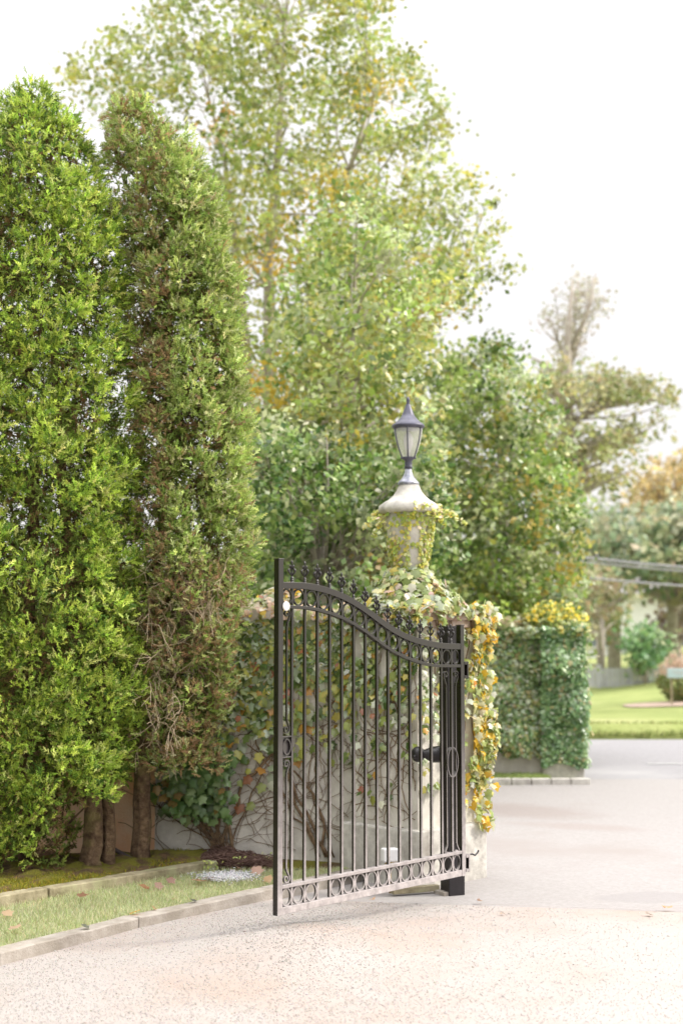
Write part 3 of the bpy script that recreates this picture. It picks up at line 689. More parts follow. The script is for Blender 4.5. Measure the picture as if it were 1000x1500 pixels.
leaf_set(vine, np.array(P7), np.array(N7), R.uniform(.04, .075, len(P7)), [(.09, .16, .05), (.15, .25, .08), (.24, .33, .14), (.30, .20, .07)], [4, 4, 2, 1], M_leaf, name='low_leaves')
# leaves heaped over the coping
P2, N2 = [], []
for i in range(800):
    x = random.uniform(px_to_x(345), .12); a = random.uniform(0, PI); p, nn = wall_pt(x); hh = .20 if x < px_to_x(425) else .10
    hh *= .7 + .3 * math.sin(x * 12)
    q = p - nn * .11 + nn * math.cos(a) * .2 + Vector((0, 0, 1.62 + math.sin(a) * hh * random.uniform(.5, 1.15))); P2.append(q - vo); N2.append(nn * math.cos(a) + Vector((0, 0, math.sin(a) + .2)))
vtop = thing('coping_vine', 'mound of pale cream and orange leaves heaped along the wall top', 'vine', vo)
leaf_set(vtop, np.array(P2), np.array(N2), R.uniform(.045, .085, 800), [(.60, .54, .42), (.58, .42, .30), (.66, .46, .06), (.44, .44, .20), (.60, .60, .50), (.40, .16, .07), (.28, .32, .10)], [5, 3, 1.6, 3, 3, .9, 2], M_leaf, single=290)
# pier vine: cap, mound round the urn foot, hanging curtain on the right corner
Mp = Matrix.Translation(PC) @ Matrix.Rotation(PR, 4, 'Z')
pv = thing('pier_vine', 'creeper heaped in a mound round the urn foot on the pier', 'vine', PC)
P3, N3 = [], []
zc0 = 1.67
for i in range(1100):          # cone mound
    t_ = random.random() ** 1.3; a = random.uniform(0, 2 * PI); r = .29 * (1 - t_) ** .9 + .065
    r *= random.uniform(.82, 1.08); zq = zc0 + .27 * t_ + random.gauss(0, .012)
    P3.append(Vector((UC.x - PC.x + r * math.cos(a), r * math.sin(a), zq))); N3.append(Vector((math.cos(a), math.sin(a), .9)))
for i in range(380):          # spilling over the cap
    e = random.choice((0, 1, 1, 2, 3)); u = random.uniform(-.34, .34); zq = 1.68 - abs(random.gauss(0, .06)); o_ = .335 + .02 * random.random()
    v = {0: (u, -o_), 1: (-o_, u), 2: (o_, u), 3: (u, o_)}[e]
    q = Matrix.Rotation(PR, 3, 'Z') @ Vector((v[0], v[1], zq)); nn = Matrix.Rotation(PR, 3, 'Z') @ Vector((v[0] * (e in (1, 2)), v[1] * (e in (0, 3)), .4)); P3.append(q); N3.append(nn)
n3 = len(P3)
leaf_set(pv, np.array(P3), np.array(N3), R.uniform(.035, .072, n3), [(.34, .40, .14), (.50, .53, .40), (.56, .54, .28), (.60, .48, .12), (.22, .28, .09), (.56, .42, .34)], [4, 4.5, 4, 1.2, 3, .7], M_leaf, single=290)
# curtain at the pier's right corner
cv_ = thing('hanging_vine', 'curtain of golden yellow and cream leaves hanging down the pier right of the gate', 'vine', PC)
P4, N4 = [], []
Rz = Matrix.Rotation(PR, 3, 'Z')
for i in range(620):
    z = random.uniform(.30, 1.60); wz = 1 if z > .55 else .4
    if random.random() > wz: continue
    u = random.uniform(.02, .33) if z < 1.35 else random.uniform(-.12, .35)
    bul = .05 * (1 + math.sin(z * 9)) + random.random() * .05
    q = Rz @ Vector((.10 + random.random() ** .6 * .24 + bul * .4, -.28 - bul * .75, z)); P4.append(q); nn = Rz @ Vector((.25, -1, .35)); N4.append(nn)
for i in range(260):         # leaves breaking the silhouette past the far corner
    z = 1.66 - 1.35 * random.random() ** .9; q = Rz @ Vector((.27 + random.uniform(.0, .13), -.27 + random.uniform(-.08, .08), z)); P4.append(q); N4.append(Vector((.5, -1, .3)))
for i in range(70):
    q = Rz @ Vector((.30 + random.uniform(-.1, .12), -.30 + random.uniform(-.08, .06), 1.62 + random.uniform(-.15, .08))); P4.append(q); N4.append(Vector((.3, -.7, .7)))
YEL = [(.66, .43, .03), (.60, .57, .36), (.62, .63, .54), (.36, .42, .14), (.60, .30, .05), (.56, .50, .16)]
leaf_set(cv_, np.array(P4), np.array(N4), R.uniform(.030, .066, len(P4)), YEL, [1.6, 4, 3.6, 5, .2, 3.2], M_leaf, single=290, sd=.7)
bm = bmesh.new()
for i in range(9):
    u = random.uniform(-.1, .3); pts = [Rz @ Vector((u + .05 * math.sin(k * .7 + i), -.285 - .02 * math.sin(k), 1.68 - k * .13)) for k in range(random.randint(5, 10))]; tube(bm, pts, .004, 5, False)
from_bm('stems', bm, M_stem, cv_, kind='stuff')
P6, N6 = [], []
fv_ = thing('pier_face_vine', 'bare stems and sparse green and ochre leaves on the pier face behind the gate bars', 'vine', PC)
for i in range(1150):
    z = 1.62 - abs(random.gauss(0, .48)); u = random.uniform(-.28, .29)
    if z < .4 or (z < 1.1 and random.random() < .6) or math.sin(u * 22 + z * 9) + math.sin(z * 13 - u * 7) < -.9: continue
    P6.append(Rz @ Vector((-.28 - random.uniform(.01, .05), u, z))); N6.append(Rz @ Vector((-1, -.1, .5)))
for i in range(260):
    z = random.uniform(.55, 1.56); u = random.uniform(-.29, .16)
    if z < .95 and random.random() < .6: continue
    P6.append(Rz @ Vector((u, -.28 - random.uniform(.01, .05), z))); N6.append(Rz @ Vector((-.1, -1, .5)))
leaf_set(fv_, np.array(P6), np.array(N6), R.uniform(.032, .062, len(P6)), GREENS, [4, 4, 4, 3, 3, 2.4, 1, 2], M_leaf, single=250)
bm = bmesh.new()
for i in range(60):
    u = random.uniform(-.27, .27); z = random.uniform(.34, 1.1); a = PI / 2 + random.gauss(0, .7); pts = []
    for k in range(random.randint(8, 20)):
        if abs(u) > .275 or z > 1.55 or z < .33: break
        pts.append(Rz @ Vector((-.276 - .006 * math.sin(k), u, z))); a += random.gauss(0, .4); u += math.cos(a) * .045; z += math.sin(a) * .045
    if len(pts) > 3: tube(bm, pts, random.uniform(.0015, .0038), 4, False)
from_bm('tendrils', bm, M_stem, fv_, kind='stuff')
# urn vine: small yellow-green leaves climbing the bowl, with sprigs sticking out under the lid
uv = thing('urn_vine', 'small yellow-green ivy climbing the urn with sprigs sticking out under the lid', 'vine', (UC.x, UC.y, 1.668))
P5, N5 = [], []
urn_r = lambda z: float(np.interp(z, [zz(845), zz(828), zz(815), zz(795), zz(775), zz(753)], [.065, .10, .115, .13, .143, .152]))
while len(P5) < 900:
    z = random.uniform(zz(848), zz(752)); a = random.uniform(-PI, 0) if random.random() < .8 else random.uniform(0, PI); ang = math.degrees(a)
    # bare stone stripe in the middle-right and at the upper left
    if -95 < ang < -62 and z < zz(765) and random.random() < .85: continue
    if ang < -118 and z > zz(790) and random.random() < .8: continue
    if -118 < ang < -104 and random.random() < .5: continue
    r = urn_r(z) + random.uniform(.004, .022); P5.append((r * math.cos(a), r * math.sin(a), z)); N5.append((math.cos(a), math.sin(a), .25))
sprigs = [((-.15, -.03, zz(756)), (-.30, -.08, zz(776))), ((-.14, -.05, zz(756)), (-.235, -.1, zz(788))), ((.12, -.08, zz(750)), (.36, -.12, zz(770))), ((.13, -.06, zz(746)), (.30, -.10, zz(758))), ((.10, -.1, zz(752)), (.22, -.15, zz(772))), ((-.16, .02, zz(752)), (-.24, 0, zz(758)))]
bm = bmesh.new()
for a, b in sprigs:
    a, b = Vector(a), Vector(b); pts = [a.lerp(b, k / 6) + Vector((0, 0, .02 * math.sin(PI * k / 6))) for k in range(7)]; tube(bm, pts, [.003 - .0003 * k for k in range(7)], 5)
    for k in range(34):
        u = random.random() ** .8; p_ = a.lerp(b, u) + Vector((0, 0, .02 * math.sin(PI * u))) + Vector((random.gauss(0, .012), random.gauss(0, .012), random.gauss(0, .014))) * (1.3 - u); P5.append(tuple(p_)); N5.append((0, -.5, .8))
for k in range(110):   # over the right part of the lid
    a = random.uniform(-1.5, .15); r = random.uniform(.15, .21); P5.append((r * math.cos(a), r * math.sin(a), zz(random.uniform(740, 756)))); N5.append((math.cos(a), math.sin(a), .8))
from_bm('sprig_twigs', bm, M_twig, uv, kind='stuff')
leaf_set(uv, np.array(P5, float), np.array(N5, float), R.uniform(.017, .033, len(P5)), [(.52, .54, .10), (.36, .46, .10), (.60, .52, .10), (.62, .60, .32), (.66, .52, .36)], [5, 4, 3, 3, 1], M_leaf, single=290)

# ================================================================== FAR WING WALL WITH IVY
def at0(px, Y): return (px - 500) / F * Y
fw = thing('ivy_wall', 'lower stretch of garden wall across the drive covered in glossy ivy', 'wall', (at0(740, 15.1), 15.1, 0))
fx0, fx1 = at0(560, 15.1), at0(792, 15.1); fo = at0(740, 15.1)
box_obj('wall_body', (fx0 - fo - 3, fx1 - fo, 0, .3, -.05, 1.45), M_stucco, fw, .01)
box_obj('coping', (fx0 - fo - 3, fx1 - fo, -.04, .34, 1.452, 1.51), M_cap, fw, .01)
fp = thing('ivy_pier', 'ivy-clad end pier of the far wall beside the road', 'pier', (at0(820, 15.0), 15.02, 0))
pw_ = at0(848, 15) - at0(792, 15)
box_obj('pier_shaft', (-pw_ / 2, pw_ / 2, -.02, .40, -.05, 1.50), M_stucco, fp, .01)
box_obj('plinth', (-pw_ / 2 - .01, pw_ / 2 + .02, -.05, .43, -.05, .20), M_stone, fp, .01)
box_obj('pier_cap', (-pw_ / 2 - .03, pw_ / 2 + .03, -.06, .44, 1.502, 1.56), M_cap, fp, .01)
IVY = [(.15, .27, .09), (.24, .36, .15), (.10, .20, .07), (.42, .50, .34), (.44, .40, .18)]
def ivy(parent, n, x0, x1, zlo, y, cols, w, side=None):
    ox, oy = parent.location.x, parent.location.y
    X = R.uniform(x0, x1, n); Z = zlo + (1.58 - zlo) * R.random(n); yy = y - R.uniform(.02, .06, n) - .10 * np.clip(np.sin(X * 7 + Z * 4) + np.sin(Z * 11 - X * 5) * .8, 0, 2) * R.random(n) ** .4
    rag = zlo + .06 * np.sin(X * 9) ; ok = Z > rag
    P = np.stack([X - ox, yy - oy, Z], 1)[ok]; Nn = np.tile([0, -1., .75], (len(P), 1))
    leaf_set(parent, P, Nn, R.uniform(.032, .066, len(P)), cols, w, M_ivy, single=0, sd=.42)
M_ivy = leaf_mat('ivy_leaf', .30, .2, .7)
ivy(fw, 4200, at0(640, 15), fx1, .22, 15.08, [(.20, .31, .11), (.42, .48, .32), (.34, .38, .13), (.44, .36, .16), (.10, .18, .05)], [5, 3.4, 3, 1.2, 3])
ivy(fp, 2500, at0(790, 15), at0(852, 15), .12, 14.98, IVY, [5, 5, 4, 1, .6])
n = 700; P = np.stack([np.full(n, pw_ / 2) + R.uniform(.0, .05, n) + .03 * np.abs(R.normal(0, 1, n)), R.uniform(-.05, .42, n), R.uniform(.12, 1.6, n)], 1)
leaf_set(fp, P, np.tile([1, -.4, .5], (n, 1)), R.uniform(.05, .09, n), IVY + [(.55, .55, .34)], [4, 4, 3, 2, 1, 3], M_ivy, name='side_leaves', sd=.3)
n = 380; P = np.stack([R.uniform(at0(690, 15) - fo, fx1 - fo, n), R.uniform(-.1, .3, n), 1.50 + R.uniform(-.06, .06, n) + .09 * np.abs(R.normal(0, 1, n))], 1)
leaf_set(fw, P, np.tile([0, -.5, 1.], (n, 1)), R.uniform(.05, .09, n), [(.40, .40, .22), (.46, .36, .24), (.26, .32, .10)], [3, 2, 2], M_leaf, name='top_leaves')
n = 420; P = np.stack([R.uniform(-pw_ / 2 - .05, pw_ / 2 + .08, n), R.uniform(-.12, .3, n), 1.53 + R.uniform(-.08, .05, n) + .05 * np.abs(R.normal(0, 1, n))], 1)
leaf_set(fp, P, np.tile([0, -.6, 1.], (n, 1)), R.uniform(.04, .08, n), [(.30, .38, .12), (.50, .50, .22), (.18, .28, .08), (.56, .48, .14)], [3, 2, 2, 1], M_leaf, name='top_leaves')
# flower mound on the pier top
fl = thing('flower_mound', 'round clump of yellow flowers growing on top of the ivy pier', 'flowers', (at0(808, 15.1), 15.2, 1.56))
def dome(n, rx, ry, rz):
    a = R.uniform(0, 2 * PI, n); u = R.uniform(0, 1, n); ct = np.sqrt(1 - u ** 2); d = np.stack([ct * np.cos(a), ct * np.sin(a), u], 1)
    rr = R.uniform(.75, 1.05, (n, 1)) * (1 + .16 * np.sin(a * 3 + 1) * ct + .12 * np.sin(a * 7))[:, None]; return d * rr * [rx, ry, rz], d
P, D = dome(1500, .33, .26, .27); leaf_set(fl, P, D, R.uniform(.03, .06, 1500), [(.26, .34, .08), (.40, .44, .12), (.14, .20, .05)], [3, 3, 2], M_leaf, OV, OF, name='foliage', sd=.7)
P, D = dome(560, .34, .27, .28); P = P[P[:, 2] > .08]; D = D[:len(P)]
fv = np.array([(0, 0, .02)] + [(math.cos(k * PI / 5) * (.5 if k % 2 == 0 else .38), math.sin(k * PI / 5) * (.5 if k % 2 == 0 else .38), 0) for k in range(10)]); ff = np.array([(0, k + 1, (k + 1) % 10 + 1) for k in range(10)])
leaf_set(fl, P, np.tile([0, -.7, .7], (len(P), 1)), R.uniform(.03, .05, len(P)), [(.80, .68, .12), (.80, .58, .07), (.78, .74, .30)], [3, 2, 2], M_petal, fv, ff, name='blossoms')
# kerb pavers + grass in front of the far wall
pk = thing('paver_kerb', 'row of pale stone kerb blocks along the foot of the ivy wall', 'kerb')
xq = at0(660, 14.6)
while xq < at0(838, 14.7):
    box_obj('kerb_block', (xq, xq + .19, 14.55, 14.66, -.03, .05), M_stone, pk, .006); xq += .2
sheet('verge', [(at0(600, 14.8), 14.66), (at0(805, 14.8), 14.66), (at0(805, 14.8), 15.08), (at0(600, 14.8), 15.08)], .028, M_turf)
n = 4000; grass('verge_grass', np.stack([R.uniform(at0(640, 14.8), at0(800, 14.8), n), R.uniform(14.68, 15.06, n), np.full(n, .028)], 1), .05, .006, [(.30, .40, .12), (.38, .44, .18)], [1, 1])

# ================================================================== CEDARS
def spray_template(n=9, l2=.42, w=.05):
    v, f = [], []
    def blade(a, b, w_):
        a, b = np.array(a), np.array(b); d = b - a; s = np.cross(d, R.normal(0, 1, 3)); s = s / np.linalg.norm(s) * w_
        i = len(v); v.extend([a - s, a + s, b]); f.append((i, i + 1, i + 2))
    blade((0, 0, 0), (0, .05, 1), w * .8)
    for k in range(n):
        z = .12 + .8 * k / n; a = k * 2.4; l = l2 * (1 - .5 * k / n); c, s = math.cos(a), math.sin(a)
        tip = (c * l * .62, s * l * .62, z + l * .72); blade((0, 0, z), tip, w * .75)
        m = (c * l * .3, s * l * .3, z + l * .36); blade(m, (m[0] + c * l * .15 - s * l * .28, m[1] + s * l * .15 + c * l * .28, m[2] + l * .34), w * .6)
        blade(m, (m[0] + c * l * .25 + s * l * .2, m[1] + s * l * .25 - c * l * .2, m[2] + l * .22), w * .6)
    return np.array(v), np.array(f)
SPR = [spray_template(7, .44, .095), spray_template(6, .5, .09), spray_template(7, .38, .095)]
def make_cedar(name, label, base, axis, nclump, spc, cols, wts, dead=None, trunks=None, bare=0, squash=1.0, cl_r=(.10, .19), hole=None, spr_l=(.036, .072), inner=.36):
    """axis: list of (z, cx, cy, radius) in world coords"""
    root = thing(name, label, 'tree', base); ob = np.array([base[0], base[1], 0.])
    A = np.array(axis); zmin, zmax = A[0, 0], A[-1, 0]
    rad_at = lambda z: np.interp(z, A[:, 0], A[:, 3])
    zs_ = np.linspace(zmin, zmax, 400); wgt = rad_at(zs_) + .02; cdf = np.cumsum(wgt) / wgt.sum()
    cz = np.interp(R.random(nclump), cdf, zs_); th = R.uniform(0, 2 * PI, nclump)
    rr2 = rad_at(cz) * R.uniform(.76, 1.0, nclump) * (1 + .05 * np.sin(cz * 7 + th * 3))
    Cc = np.stack([np.interp(cz, A[:, 0], A[:, 1]) + rr2 * np.cos(th), np.interp(cz, A[:, 0], A[:, 2]) + rr2 * np.sin(th) * squash, cz], 1)
    out = np.stack([np.cos(th), np.sin(th), np.full(nclump, .55)], 1)
    if hole is not None:
        kp_ = np.array([R.random() > hole(c) for c in Cc]); Cc, out = Cc[kp_], out[kp_]
    nc = len(Cc); crad = R.uniform(*cl_r, nc)
    dirs = out[:, None, :] * 1.0 + R.normal(0, .75, (nc, spc, 3)); dirs /= np.linalg.norm(dirs, axis=2, keepdims=True)
    P = Cc[:, None, :] + dirs * crad[:, None, None] * R.uniform(.25, .95, (nc, spc, 1)); 
    D = dirs + np.array([0, 0, .35]) + R.normal(0, .55, dirs.shape)
    P = P.reshape(-1, 3); D = D.reshape(-1, 3)
    tone = np.repeat(R.uniform(.75, 1.2, nc), spc)[:, None]
    col = palette(len(P), cols, wts, .30) * tone
    if dead is not None:
        dm = np.array([dead(c) for c in P]); sel = R.random(len(P)) < dm
        col[sel] = palette(int(sel.sum()), [(.34, .22, .12), (.44, .32, .17), (.40, .38, .18)], [3, 2, 2], .2)
    # inner brown sprays that close the crown
    ni = int(len(P) * inner); zi = np.interp(R.random(ni), cdf, zs_); ti = R.uniform(0, 2 * PI, ni); ri = rad_at(zi) * R.uniform(.15, 1, ni) ** .5 * .86
    Pi = np.stack([np.interp(zi, A[:, 0], A[:, 1]) + ri * np.cos(ti), np.interp(zi, A[:, 0], A[:, 2]) + ri * np.sin(ti) * squash, zi], 1)
    if hole is not None:
        kp_ = np.array([R.random() > hole(c) for c in Pi]); Pi = Pi[kp_]
    ni = len(Pi); Di = R.normal(0, 1, (ni, 3)) + [0, 0, .4]; ci = palette(ni, [(.16, .11, .05), (.16, .22, .05), (.26, .17, .08), (.30, .38, .09)], [1.5, 3, 1, 3])
    P = np.concatenate([P, Pi]); D = np.concatenate([D, Di]); col = np.concatenate([col, ci]); S = R.uniform(*spr_l, len(P)); S[-ni:] *= 1.35
    P -= ob; P[:, 2] -= base[2]
    idx = R.integers(0, 3, len(P)); Vs, Fs, Cs, o_ = [], [], [], 0
    for t_ in range(3):
        m_ = idx == t_; tv, tf = SPR[t_]; nn = int(m_.sum()); Mx = rot_np(D[m_])
        V = (np.einsum('nij,vj->nvi', Mx, tv) * S[m_][:, None, None] + P[m_][:, None, :]).reshape(-1, 3)
        Fc = (tf[None] + (np.arange(nn) * len(tv))[:, None, None]).reshape(-1, 3) + o_
        Vs.append(V); Fs.append(Fc); Cs.append(np.repeat(col[m_], len(tv), 0)); o_ += len(V)
    link('crown', mesh_np('crown', np.concatenate(Vs), np.concatenate(Fs), np.clip(np.concatenate(Cs), 0, 1)), M_needle, root, kind='stuff')
    for tr in trunks or []:
        bm = bmesh.new(); pts = [Vector(p[:3]) - Vector(base) for p in tr]; fine = []; rr3 = []
        for i in range(len(pts) - 1):
            for k in range(5):
                fine.append(pts[i].lerp(pts[i + 1], k / 5) + Vector((random.gauss(0, .006), random.gauss(0, .006), 0))); rr3.append(tr[i][3] + (tr[i + 1][3] - tr[i][3]) * k / 5)
        fine.append(pts[-1]); rr3.append(tr[-1][3]); tube(bm, fine, rr3, 18); bm.verts.ensure_lookup_table(); fl_ = [random.uniform(.74, 1.14) for _ in range(18)]
        for q_, (c_, r2_) in enumerate(zip(fine, rr3)):
            for k in range(18):
                v = bm.verts[q_ * 18 + k]; v.co = c_ + (v.co - c_) * fl_[(k + q_ // 4) % 18] * random.uniform(.95, 1.05) * (1.25 if q_ == 0 else 1)
        from_bm('trunk', bm, M_bark, root, smooth=True)
    # limbs and bare twigs
    bm = bmesh.new(); tw = bmesh.new()
    for i in range(70):
        z = random.uniform(zmin, zmax - .4); a = random.uniform(0, 2 * PI); cx, cy = np.interp(z, A[:, 0], A[:, 1]), np.interp(z, A[:, 0], A[:, 2]); r = float(rad_at(z)) * .85
        p0 = Vector((cx, cy, z)); d = Vector((math.cos(a), math.sin(a) * squash, random.uniform(.5, 1.0)))
        pts = [p0 + d * r * k / 5 + Vector((random.gauss(0, .012), random.gauss(0, .012), random.gauss(0, .012))) - Vector(base) for k in range(6)]; tube(bm, pts, [.014 - .0022 * k for k in range(6)], 5, False)
    from_bm('limbs', bm, M_bark, root, kind='stuff')
    return root
Yc = 8.75
gx_ = lambda px, Y=Yc: at(px, 1000, Y).x
gzz = lambda py, Y=Yc: at(500, py, Y).z
prof = [(1262, 60, 88), (1200, 60, 112), (1120, 50, 138), (1020, 44, 150), (900, 46, 160), (760, 40, 154), (600, 36, 150), (450, 34, 142), (350, 34, 134), (260, 32, 98), (205, 30, 66), (162, 28, 34), (135, 28, 8)]
ax1 = [(gzz(y), gx_(c), Yc, max(.03, r / F * Yc)) for y, c, r in prof]
CG = [(.38, .50, .08), (.52, .62, .13), (.24, .36, .06), (.60, .64, .24), (.10, .18, .035)]
t1 = on_ground(146, 1277); t2 = on_ground(82, 1250)
cedar = make_cedar('cedar_tree', 'tall bright green cedar filling the left edge, twin trunks at its foot', (gx_(100), Yc, .08), ax1, 1600, 29, CG, [5, 4, 3, 1.8, 2],
    cl_r=(.07, .14), trunks=[[(t1.x + .02, 8.80, .05, .075), (t1.x + .02, 8.80, .5, .055), (gx_(110), 8.8, 1.3, .04), (gx_(60), 8.8, 3.6, .02)], [(t1.x + .105, 8.86, .05, .042), (t1.x + .10, 8.86, .6, .032), (gx_(150), 8.85, 1.4, .02)], [(t2.x, 8.95, .05, .05), (t2.x, 8.95, 1.0, .04), (gx_(40), 8.85, 2.5, .03)]],
    hole=lambda c: 1.0 if (c[2] < gzz(1165) and gx_(105) < c[0]) else (.35 if c[2] < gzz(1190) else .06))
Y2 = 8.95
g2 = lambda px: at(px, 1000, Y2).x; z2 = lambda py: at(500, py, Y2).z
prof = [(1120, 268, 40), (1040, 270, 56), (950, 270, 66), (880, 272, 74), (800, 276, 76), (700, 276, 76), (600, 272, 76), (500, 266, 74), (400, 254, 72), (320, 240, 70), (260, 224, 66), (215, 210, 60), (185, 198, 42), (160, 190, 20)]
ax2 = [(z2(y), g2(c), Y2, r / F * Y2) for y, c, r in prof]
def dead2(c):
    px = 500 + c[0] / c[1] * F; py_z = c[2]
    v = (.62 if c[2] < z2(430) else .3) if px < 245 else .05
    if z2(1130) < py_z < z2(830): v = max(v, .6 if px < 320 else .3)
    return v
make_cedar('cedar_tree', 'slimmer cedar with brown dead inner twigs between the big cedar and the gate', (g2(206), Y2 + .1, .08), ax2, 800, 36, [(.37, .47, .13), (.50, .57, .21), (.26, .36, .09), (.58, .60, .33)], [4, 4, 3, 2.5], dead=dead2,
    trunks=[[(g2(206), Y2 + .1, .02, .056), (g2(207), Y2 + .1, .75, .05), (g2(222), Y2 + .05, 1.6, .04), (g2(250), Y2, 3., .018), (g2(235), Y2, 3.9, .006)]],
    hole=lambda c: (.22 if (500 + c[0] / c[1] * F) < 235 else .0) if c[2] > z2(860) else .36, cl_r=(.07, .14), inner=.3)
# pale dead twigs drooping from the second cedar's lower crown
dt = [o for o in C.objects if o.name.startswith('cedar_tree')][-1]; bs = Vector(dt.location)
bm = bmesh.new()
for i in range(300):
    px = random.uniform(205, 338); py = random.uniform(800, 1090); p = at(px, py, Y2 - random.uniform(.05, .32)); a = random.uniform(-.9, .9); ln = random.uniform(.10, .32)
    if px > 335 - (py - 850) * .35: continue
    d = Vector((math.sin(a) * .8, random.uniform(-.4, .2), -random.uniform(.2, .9))).normalized(); pts = [p - bs]
    for k in range(6): d = (d + Vector((random.gauss(0, .22), random.gauss(0, .2), random.gauss(0, .22)))).normalized(); pts.append(pts[-1] + d * ln / 6)
    tube(bm, pts, [.0030 - .0003 * k for k in range(7)], 4, False)
    for q_ in range(3):
        k = random.randint(1, 4); d2 = (d + Vector((random.gauss(0, .7), random.gauss(0, .4), random.gauss(0, .7)))).normalized(); tube(bm, [pts[k], pts[k] + d2 * .04, pts[k] + d2 * .08 + Vector((0, 0, -.01))], [.0018, .0015, .001], 3, False)
from_bm('dead_twigs', bm, M_twig, dt, kind='stuff')
# the row of cedars runs on towards the camera outside the frame
def copy_tree(o, parent=None):
    c = o.copy(); C.objects.link(c); c.parent = parent
    for ch in list(o.children): copy_tree(ch, c)
    return c
for x, y, lb in ((-3.15, 7.35, 'next cedar along the row beyond the left edge of the frame'), (-4.1, 6.0, 'second cedar along the row beyond the left edge of the frame'), (-5.0, 4.6, 'third cedar along the row beyond the left edge of the frame')):
    c = copy_tree(cedar); c.location = (x - (gx_(44) - gx_(100)), y, .08); c['label'] = lb
for o in C.objects:
    if o.name.startswith('cedar_tree'): o['group'] = 'cedars in the bed along the wall'

# root mound: dark vine roots and needle litter at the wall foot
bm = bmesh.new()
for i in range(1500):
    px = random.gauss(318, 45); t_ = random.random(); x = px_to_x(px, 9.1); y = random.uniform(9.08, 9.36); h = .05 + .06 * math.exp(-((px - 330) / 35) ** 2) * (y - 8.9) * 2.2
    if px > 410 or px < 215: continue
    a = random.gauss(.1, .5); ln = random.uniform(.03, .12); d = Vector((math.cos(a), math.sin(a) * .5, random.gauss(0, .12))); p = Vector((x, y, random.uniform(.03, 1) * h + .03))
    tube(bm, [p - d * ln / 2, p + Vector((0, 0, random.uniform(0, .02))), p + d * ln / 2], random.uniform(.0015, .004), 3, False)
from_bm('root_litter', bm, surf('litter', (.10, .055, .045), (.24, .15, .12), 40, .95, .3, 90), kind='stuff')
# iron stake leaning between trunks
bm = bmesh.new(); a_, b_ = at(160, 1240, 9.1), at(194, 1259, 9.0); tube(bm, [a_, b_], .014, 8); o = from_bm('drain_pipe', bm, surf('dark_pipe', (.05, .04, .04), (.1, .08, .08), 9, .5, .1, 40)); tag(o, 'short dark pipe slanting down between the two cedar trunks', 'pipe')

# fallen leaves
fallen = [(300, 1262 + 0, 'brown curled dead leaf', 0)]
FL = [(122, 1311, 'upright curled brown leaf against the timber sleeper', (.30, .17, .11), .06), (12, 1338, 'pale tan dead leaf at the far left end of the grass strip', (.56, .40, .27), .055),
      (23, 1358, 'pinkish tan dead leaf in the grass near the left edge', (.62, .44, .32), .06), (198, 1336, 'bright orange leaf lying in the grass by the kerb', (.72, .36, .04), .05),
      (212, 1299, 'reddish brown leaf lying against the middle of the sleeper', (.46, .24, .15), .06), (233, 1298, 'dark brown leaf beside the reddish leaf at the sleeper', (.26, .15, .10), .05),
      (251, 1290, 'dark brown leaf standing at the end half of the sleeper', (.28, .16, .12), .05), (292, 1290, 'crumpled rust brown leaf beside the grit patch', (.42, .24, .15), .08),
      (305, 1286, 'dark curled leaf at the front of the grit patch', (.22, .12, .08), .06), (377, 1276, 'large pinkish brown dead leaf between the grit and the gate', (.50, .30, .22), .07),
      (352, 1272, 'small brown dead leaf on the grit patch', (.40, .24, .16), .05), (393, 1288, 'tan dead leaf lying closest to the gate stile', (.54, .36, .22), .055), (256, 1316, 'small tan leaf in the middle of the grass strip', (.50, .38, .22), .035),
      (226, 1330, 'tiny brown leaf in the grass near the kerb joint', (.42, .26, .14), .03), (284, 1319, 'dark grey-green leaf in the grass above the kerb', (.16, .17, .14), .04), (126, 1357, 'small dark leaf in the grass behind the kerb', (.15, .16, .12), .04)]
for px, py, lb, c, s in FL:
    q = on_ground(px, py, .07); tv = LV.copy(); tv[:, 2] += .5 * tv[:, 0] ** 2 + .25 * tv[:, 1] ** 2; me = mesh_np('fallen_leaf', tv, LF, np.tile(c, (len(LV), 1))); o = link('fallen_leaf', me, M_leaf)
    o.location = q; o.rotation_euler = (random.uniform(-.7, .3), random.uniform(-.4, .4), random.uniform(0, 6)); o.scale = (s * 1.15,) * 3; tag(o, lb, 'leaf', 'fallen leaves')
for px, py, lb, c, s in ((977, 1329, 'orange brown dead leaf on the asphalt patch at the right', (.58, .34, .18), .07), (703, 1319, 'curled brown leaf on the drive just right of the post', (.32, .2, .14), .05), (735, 1338, 'small dark leaf on the gravel right of the post', (.36, .26, .2), .04), (950, 1339, 'thin dark twig-like leaf below the asphalt patch', (.3, .25, .2), .05), (545, 1317, 'curved brown leaf on the gravel below the gate', (.42, .26, .16), .05)):
    q = on_ground(px, py, .012); tv = LV.copy(); tv[:, 2] += .8 * tv[:, 0] ** 2; tv[:, 1] *= 1.0; me = mesh_np('fallen_leaf', tv, LF, np.tile(c, (len(LV), 1))); o = link('fallen_leaf', me, M_leaf)
    o.location = q; o.rotation_euler = (random.uniform(-.3, .3), random.uniform(-.2, .2), random.uniform(0, 6)); o.scale = (s, s * .6, s); tag(o, lb, 'leaf', 'fallen leaves')
# little weeds on the grit
for px, py, lb in ((305, 1274, 'tiny yellow-green weed sprouting at the left of the grit patch'), (350, 1268, 'tiny yellow-green weed sprouting at the right of the grit patch'), (388, 1263, 'tiny yellow-green weed by the gate stile')):
    q = on_ground(px, py, .05); w_o = thing('weed', lb, 'weed', q, group='small weeds by the grit')
    P = np.stack([R.normal(0, .03, 26), R.normal(0, .03, 26), R.uniform(.005, .06, 26)], 1); leaf_set(w_o, P, np.tile([0, -.4, 1.], (26, 1)), R.uniform(.015, .03, 26), [(.56, .60, .18), (.40, .50, .14)], [1, 1], M_leaf, OV, OF, name='foliage')

